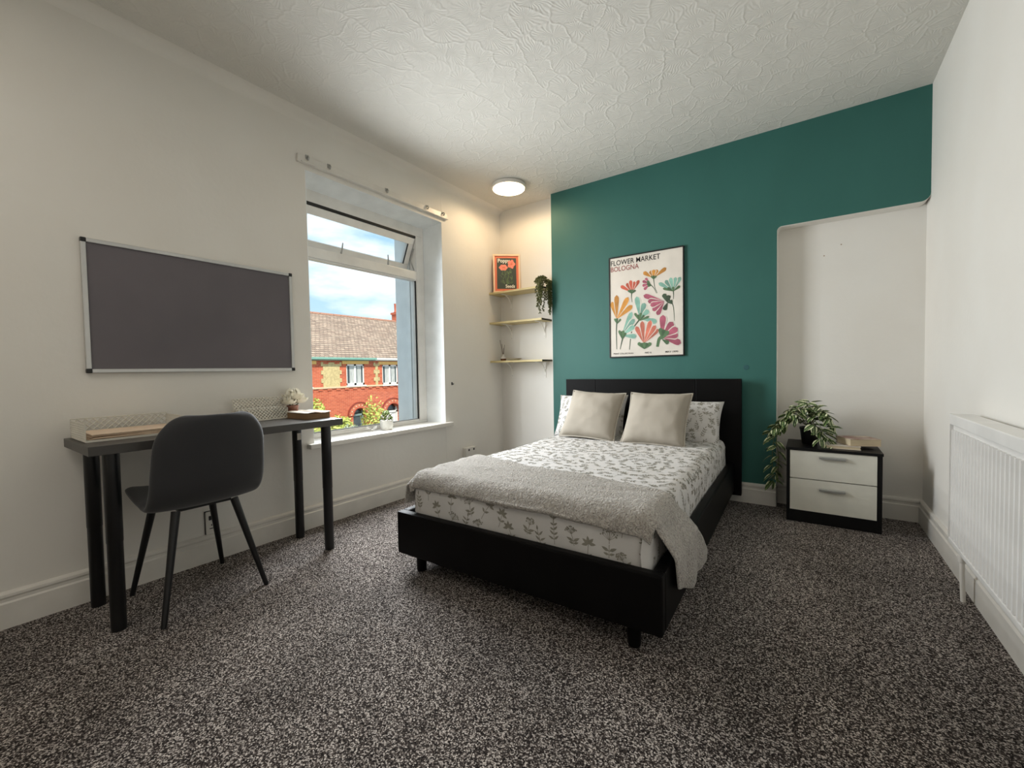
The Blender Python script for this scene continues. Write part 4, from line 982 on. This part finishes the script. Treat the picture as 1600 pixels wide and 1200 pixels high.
specs = [(-.12, -.06, .14, .02), (-.07, -.10, .14, .03), (-.02, -.08, .165, .0), (.05, -.07, .15, .01), (.10, -.08, .13, .03), (.12, -.02, .10, .06), (-.10, .02, .15, .02),
         (.02, -.12, .12, .06), (.0, .03, .17, .0), (.08, .05, .13, .03), (.06, -.12, .06, .10), (-.16, -.08, .09, .08), (-.19, -.04, .10, .09), (.11, -.10, .02, .10)]
for s_ in specs: stems.append(arc(*s_))
# long trailing vine down the side of the nightstand
def bez(P, n_):
    P = [Vector(p) for p in P]; r = []
    for i in range(n_+1):
        f = i/n_*(len(P)-1); k = min(int(f), len(P)-2); g = f-k; a, b, c, d = P[max(k-1, 0)], P[k], P[k+1], P[min(k+2, len(P)-1)]
        r.append(.5*((2*b)+(c-a)*g+(2*a-5*b+4*c-d)*g*g+(-a+3*b-3*c+d)*g**3))
    return r
stems.append(bez([top0, (2.56, 3.38, .66), (2.475, 3.34, .60), (2.445, 3.33, .48), (2.44, 3.33, .34), (2.445, 3.335, .22)], 22))
stems.append(bez([top0, (2.57, 3.34, .64), (2.49, 3.30, .60), (2.465, 3.30, .50), (2.478, 3.31, .38), (2.47, 3.32, .27)], 18))
stems.append(bez([top0, (2.58, 3.36, .67), (2.50, 3.30, .63), (2.44, 3.28, .56)], 9))
sm = MB()
for S in stems:
    sm.tube(S, .0022, 6, False); side = 1
    for i in range(2, len(S)):
        tg = (S[i]-S[i-1]).normalized(); lat = tg.cross(Vector((0, 0, 1)))
        lat = lat.normalized() if lat.length > .2 else Vector((1, .2, 0)); side = -side
        if len(S) > 12 and i < 5: continue
        d = lat*side*1.0+tg*.6+Vector((rr.uniform(-.3, .3), rr.uniform(-.45, .0), rr.uniform(-.3, .25)))
        put_leaf(S[i], d, rr.uniform(.055, .085), rr.uniform(-.5, .5))
    put_leaf(S[-1], (S[-1]-S[-2]), rr.uniform(.05, .07))
for x, z, dx_, dz_ in ((2.73, .60, 1, .15), (2.71, .58, 1, -.1), (2.69, .55, .8, -.35), (2.72, .53, .7, -.3)): put_leaf((x, 3.36, z), (dx_, -.15, dz_), .085, .3)
part('stem', sm, M['vine'], t, True, recalc=False)

# ------------------------------------------------------------------ radiator
RXF = 3.132; RY0, RY1, RZ0, RZ1 = 1.30, 2.545, .235, .782
t = thing('radiator', 'white ribbed panel radiator on the right hand wall', 'radiator', (3.17, 1.92, .235))
part('panel', MB().box(RXF+.012, RY0, RZ0, RXF+.022, RY1, RZ1-.04, .003), M['rad'], t)
n_ = 33; pitch = (RY1-RY0-.02)/n_
rib = MB().prism([(-.011, 0), (.011, 0), (.006, .010), (-.006, .010)], (0, 0, 0), (0, 1, 0), (-1, 0, 0), (0, 0, 1), RZ1-RZ0-.085).mesh('rib')
rib.materials.append(M['rad'])
for i in range(n_):
    o = link('rib', rib, None, t); o.location = (RXF+.0125-3.17, RY1-.01-pitch*(i+.5)-1.92, RZ0+.02-.235)
part('top_grille', MB().box(RXF, RY0-.002, RZ1-.045, RXF+.072, RY1+.002, RZ1, .004), M['rad'], t)
for i in range(2): part('end_panel', MB().box(RXF+.002, (RY0-.004, RY1+.001)[i], RZ0+.01, RXF+.072, (RY0-.001, RY1+.004)[i], RZ1-.045), M['rad'], t)
part('rear_panel', MB().box(RXF+.055, RY0, RZ0, RXF+.065, RY1, RZ1-.05), M['rad'], t)
part('bottom_edge', MB().box(RXF+.002, RY0, RZ0-.004, RXF+.03, RY1, RZ0+.018, .004), M['rad'], t)
part('pipe', MB().tube([(RXF+.035, RY1-.05, RZ0-.004), (RXF+.035, RY1-.05, .12), (RXF+.04, RY1-.05, .0)], .0085, 10), M['gloss'], t, True, 'white painted feed pipe')
part('valve', MB().lathe([(.012, 0), (.014, .004), (.014, .03), (.010, .034)], (RXF+.035, RY1-.05, .165), 12), M['gloss'], t, True)
part('wall_bracket', MB().box(RXF+.065, RY1-.25, .35, W-.0005, RY1-.22, .70).box(RXF+.065, RY0+.22, .35, W-.0005, RY0+.25, .70), M['rad'], t)

# ------------------------------------------------------------------ outside: street and terraced houses
GZ = -3.6; FX = -16.0
struct('street', MB().box(-40, -30, GZ-.2, -.6, 60, GZ), M['road'])
def house(y0, y1, lab, gut, wins, doors, panels, chim):
    t = thing('terraced_house', lab, 'house', (FX-4, (y0+y1)/2, GZ)); BZ = .30
    # front wall with openings, built in vertical strips
    mb = MB(); ops = sorted([(a, b, c, d) for a, b, c, d in wins]); dr = sorted(doors)
    def layer(z0, z1, holes):
        cur = y0
        for a, b, c, d in holes:
            mb.box(FX-.3, cur, z0, FX, a, z1)
            if c > z0: mb.box(FX-.3, a, z0, FX, b, c)
            if d < z1: mb.box(FX-.3, a, d, FX, b, z1)
            cur = b
        mb.box(FX-.3, cur, z0, FX, y1, z1)
    layer(.0, 1.60, ops); layer(GZ, 0, [(a, b, GZ, d) for a, b, d, _ in dr])
    mb.box(FX-8, y0, GZ, FX-7.7, y1, 1.6).box(FX-7.7, y0, GZ, FX-.3, y0+.2, 1.6).box(FX-7.7, y1-.2, GZ, FX-.3, y1, 1.6)
    part('wall', mb, M['brick'], t)
    part('stone_band', MB().box(FX, y0, BZ-.035, FX+.06, y1, BZ+.045), M['stone'], t)
    n_ = int((y1-y0)/.45)
    dn = MB()
    for k in range(n_): yy = y0+(y1-y0)*(k+.5)/n_; dn.box(FX, yy-.11, BZ-.13, FX+.045, yy+.11, BZ-.05)
    part('dentil', dn, M['brick'], t, kind='stuff')
    for a, b in panels:
        pn = part('pebble_panel', MB().box(FX, a, BZ+.045, FX+.03, b, 1.5), M['dash'], t)
        k = 0; z = BZ+.05
        while z < 1.42:
            for s_, e in ((-1, a), (1, b)):
                if k % 2: part('quoin', MB().box(FX+.001, e-.10 if s_ < 0 else e-.0, z, FX+.035, e+.0 if s_ < 0 else e+.10, z+.19), M['dash'], t)
            z += .195; k += 1
        part('cap_brick', MB().box(FX+.03, a+.02, 1.43, FX+.05, a+min(.27, (b-a)*.35), 1.5).box(FX+.03, b-min(.27, (b-a)*.35), 1.43, FX+.05, b-.02, 1.5), M['brick'], pn)
    for a, b, c, d in wins:
        part('lintel', MB().box(FX, a-.24, d+.01, FX+.05, b+.24, d+.17), M['lintel'], t)
        wn = part('window', MB().box(FX-.12, a, c, FX-.04, b, c+.10).box(FX-.12, a, d-.08, FX-.04, b, d).box(FX-.12, a, c, FX-.04, a+.07, d).box(FX-.12, b-.07, c, FX-.04, b, d).box(FX-.12, (a+b)/2-.06, c, FX-.04, (a+b)/2+.06, d).box(FX-.04, a-.05, c-.07, FX+.08, b+.05, c), M['housewhite'], t)
        mid = (a+b)/2
        part('pane', MB().box(FX-.09, a+.07, c+.1, FX-.08, mid-.06, d-.08), M['hpane'], wn); part('pane', MB().box(FX-.09, mid+.06, c+.1, FX-.08, b-.07, d-.08), M['hpane'], wn)
        part('curtain', MB().box(FX-.079, a+.22, c+.1, FX-.077, mid-.06, d-.08).box(FX-.079, mid+.13, c+.1, FX-.077, b-.15, d-.08), M['curtain'], wn)
    for a, b, d, kind_ in dr:
        rad = (b-a)/2; cy = (a+b)/2; zc = d-rad
        ring = []
        for r0, nm in ((rad, 0), (rad+.28, 1)): ring.append([(cy+r0*math.cos(PI*k/18), zc+r0*math.sin(PI*k/18)) for k in range(19)])
        mb = MB()
        for k in range(18):
            P = [ring[0][k], ring[1][k], ring[1][k+1], ring[0][k+1]]; mb.prism(P, (FX-.0, 0, 0), (0, 1, 0), (0, 0, 1), (1, 0, 0), .06)
        part('brick_arch', mb, M['brick'], t)
        hm = MB(); dm = MB()
        for k in range(18):
            for r_a, r_b in ((rad+.28, rad+.325), (rad+.0, rad+.03)):
                P = [(cy+r*math.cos(PI*q/18), zc+r*math.sin(PI*q/18)) for r, q in ((r_a, k), (r_b, k), (r_b, k+1), (r_a, k+1))]; hm.prism(P, (FX, 0, 0), (0, 1, 0), (0, 0, 1), (1, 0, 0), .09)
            if k % 2: q = (cy+(rad+.15)*math.cos(PI*(k+.5)/18), zc+(rad+.15)*math.sin(PI*(k+.5)/18)); dm.box(FX+.06, q[0]-.03, q[1]-.03, FX+.075, q[0]+.03, q[1]+.03)
        part('hood_mould', hm, M['darkbrick'], t); part('stud', dm, M['stone'], t, kind='stuff')
        sp = MB(); top = d
        for k in range(9): # spandrel infill above the arch inside the square opening
            for s_ in (0, 1):
                k0 = k if s_ == 0 else 17-k; y_a, z_a = ring[0][k0]; y_b, z_b = ring[0][k0+1]; sp.prism([(y_a, z_a), (y_a, top), (y_b, top), (y_b, z_b)], (FX-.3, 0, 0), (0, 1, 0), (0, 0, 1), (1, 0, 0), .3)
        part('arch_infill', sp, M['brick'], t)
        dd = part('front_door' if kind_ else 'bay_window', MB().box(FX-.30, a, GZ, FX-.22, b, zc+.1), M['housewhite'] if kind_ else M['doorgreen'], t)
        part('frame', MB().box(FX-.22, a, GZ, FX-.14, a+.10, d-.1).box(FX-.22, b-.10, GZ, FX-.14, b, d-.1).box(FX-.22, a, zc-.04, FX-.14, b, zc+.06), M['housewhite'] if kind_ else M['doorgreen'], dd)
        fan = [(cy+(rad-.1)*math.cos(PI*k/12), zc+.06+(rad-.14)*math.sin(PI*k/12)) for k in range(13)]
        part('fanlight', MB().prism(fan, (FX-.24, 0, 0), (0, 1, 0), (0, 0, 1), (1, 0, 0), .02), M['hpane'], dd)
        if kind_: part('panel', MB().box(FX-.215, a+.2, GZ+.4, FX-.20, b-.2, GZ+1.0).box(FX-.215, a+.2, GZ+1.15, FX-.20, b-.2, zc-.25), M['housewhite'], dd)
        else: part('pane', MB().box(FX-.215, a+.14, GZ+1.2, FX-.205, b-.14, zc-.08), M['hpane'], dd)
    # roof
    ex_, ez_ = FX+.25, 1.72; rx_, rz_ = FX-4.2, 4.38
    part('roof', MB().prism([(ex_, ez_-.08), (ex_, ez_), (rx_, rz_), (FX-8.6, 1.72), (FX-8.6, 1.64), (rx_, rz_-.12)], (0, y0, 0), (1, 0, 0), (0, 0, 1), (0, 1, 0), y1-y0), M['slate'], t)
    rd = MB(); k = y0
    while k < y1: rd.box(rx_-.12, k, rz_-.05, rx_+.12, min(k+.44, y1), rz_+.07, .03); k += .46
    part('ridge_tiles', rd, M['ridge'], t, kind='stuff')
    part('soffit', MB().box(FX, y0, 1.60, FX+.22, y1, 1.66), gut, t)
    part('gutter', MB().box(FX+.20, y0, 1.645, FX+.33, y1, 1.735), gut, t)
    sl = MB(); rows = 30
    for k in range(rows):
        f0, f1 = k/rows, (k+1)/rows; xa, za = ex_+(rx_-ex_)*f0, ez_+(rz_-ez_)*f0; xb, zb_ = ex_+(rx_-ex_)*f1, ez_+(rz_-ez_)*f1
        sl.prism([(xa, za+.005), (xa, za+.04), (xb, zb_+.01), (xb, zb_+.002)], (0, y0, 0), (1, 0, 0), (0, 0, 1), (0, 1, 0), y1-y0)
    part('slate_courses', sl, M['slate'], t, kind='stuff')
    for yc in chim:
        c_ = part('chimney', MB().box(rx_-.35, yc-.30, 3.9, rx_+.35, yc+.35, 4.95).box(rx_-.40, yc-.36, 4.86, rx_+.40, yc+.41, 5.0), M['brick'], t)
        for k in range(2): part('chimney_pot', MB().lathe([(.13, 0), (.15, .05), (.11, .1), (.12, .55), (.14, .6), (.09, .6)], (rx_-.12+.25*k, yc-.12+.28*k, 5.0), 12), M['brick'], c_, True)
    return t
house(7.6, 13.98, 'red brick terraced house with a green gutter across the street', M['tealgut'], [(9.55, 10.6, .37, 1.40), (12.41, 13.44, .373, 1.42)], [(12.72, 13.42, -.80, 0), (9.2, 10.4, -.7, 0)], [(11.17, 12.03)], [])
house(13.98, 20.4, 'red brick terraced house with a white gutter across the street', M['whitegut'], [(14.55, 15.585, .33, 1.39), (17.4, 18.4, .33, 1.39)], [(14.72, 15.62, -.72, 1), (17.3, 18.5, -.7, 0)], [(14.09, 14.25), (16.2, 17.0)], [19.3])
def bush(c, rx, ry, rz, n_, sz, mt, lab, seed, wisp=0):
    rr = random.Random(seed); mb = MB(); c = Vector(c)
    for k in range(n_):
        d = Vector((rr.gauss(0, 1), rr.gauss(0, 1), rr.gauss(0, 1))).normalized(); r_ = rr.uniform(.35, 1)**.5*(1+wisp*rr.random()*max(0, d.z))
        p = c+Vector((d.x*rx*r_, d.y*ry*r_, d.z*rz*r_)); a = Vector((rr.gauss(0, 1), rr.gauss(0, 1), rr.gauss(0, 1))).normalized(); b = a.cross(d).normalized() if abs(a.dot(d)) < .99 else Vector((1, 0, 0)); s_ = sz*rr.uniform(.6, 1.3)
        mb.add([p-a*s_, p+b*s_*.5, p+a*s_, p-b*s_*.5], [(0, 1, 2, 3)])
    t = thing('shrub', lab, 'shrub', (c.x, c.y, GZ)); part('foliage', mb, mt, t, kind='stuff', recalc=False)
    part('trunk', MB().tube([(c.x, c.y, GZ), (c.x, c.y, c.z)], [.08, .04], 8), M['kraft'], t, True)
bush((-13.4, 9.22, -1.25), .9, .36, 1.3, 1300, .09, M['bush'], 'yellow green shrub at the left edge of the window view', 1)
bush((-13.8, 10.55, -1.95), 1.0, .72, 1.15, 2400, .09, M['bush'], 'broad sunlit green shrub below the left house window', 2)
bush((-12.0, 9.9, -1.85), .6, .5, .85, 1800, .08, M['bush2'], 'pale flowering shrub in front of the green one', 3)
bush((-14.0, 12.42, -1.75), .8, .36, 1.25, 1500, .08, M['bush'], 'wispy yellow green shrub between the two arched doorways', 4, .5)
for o in D.objects:
    if '_org' in o: del o['_org']
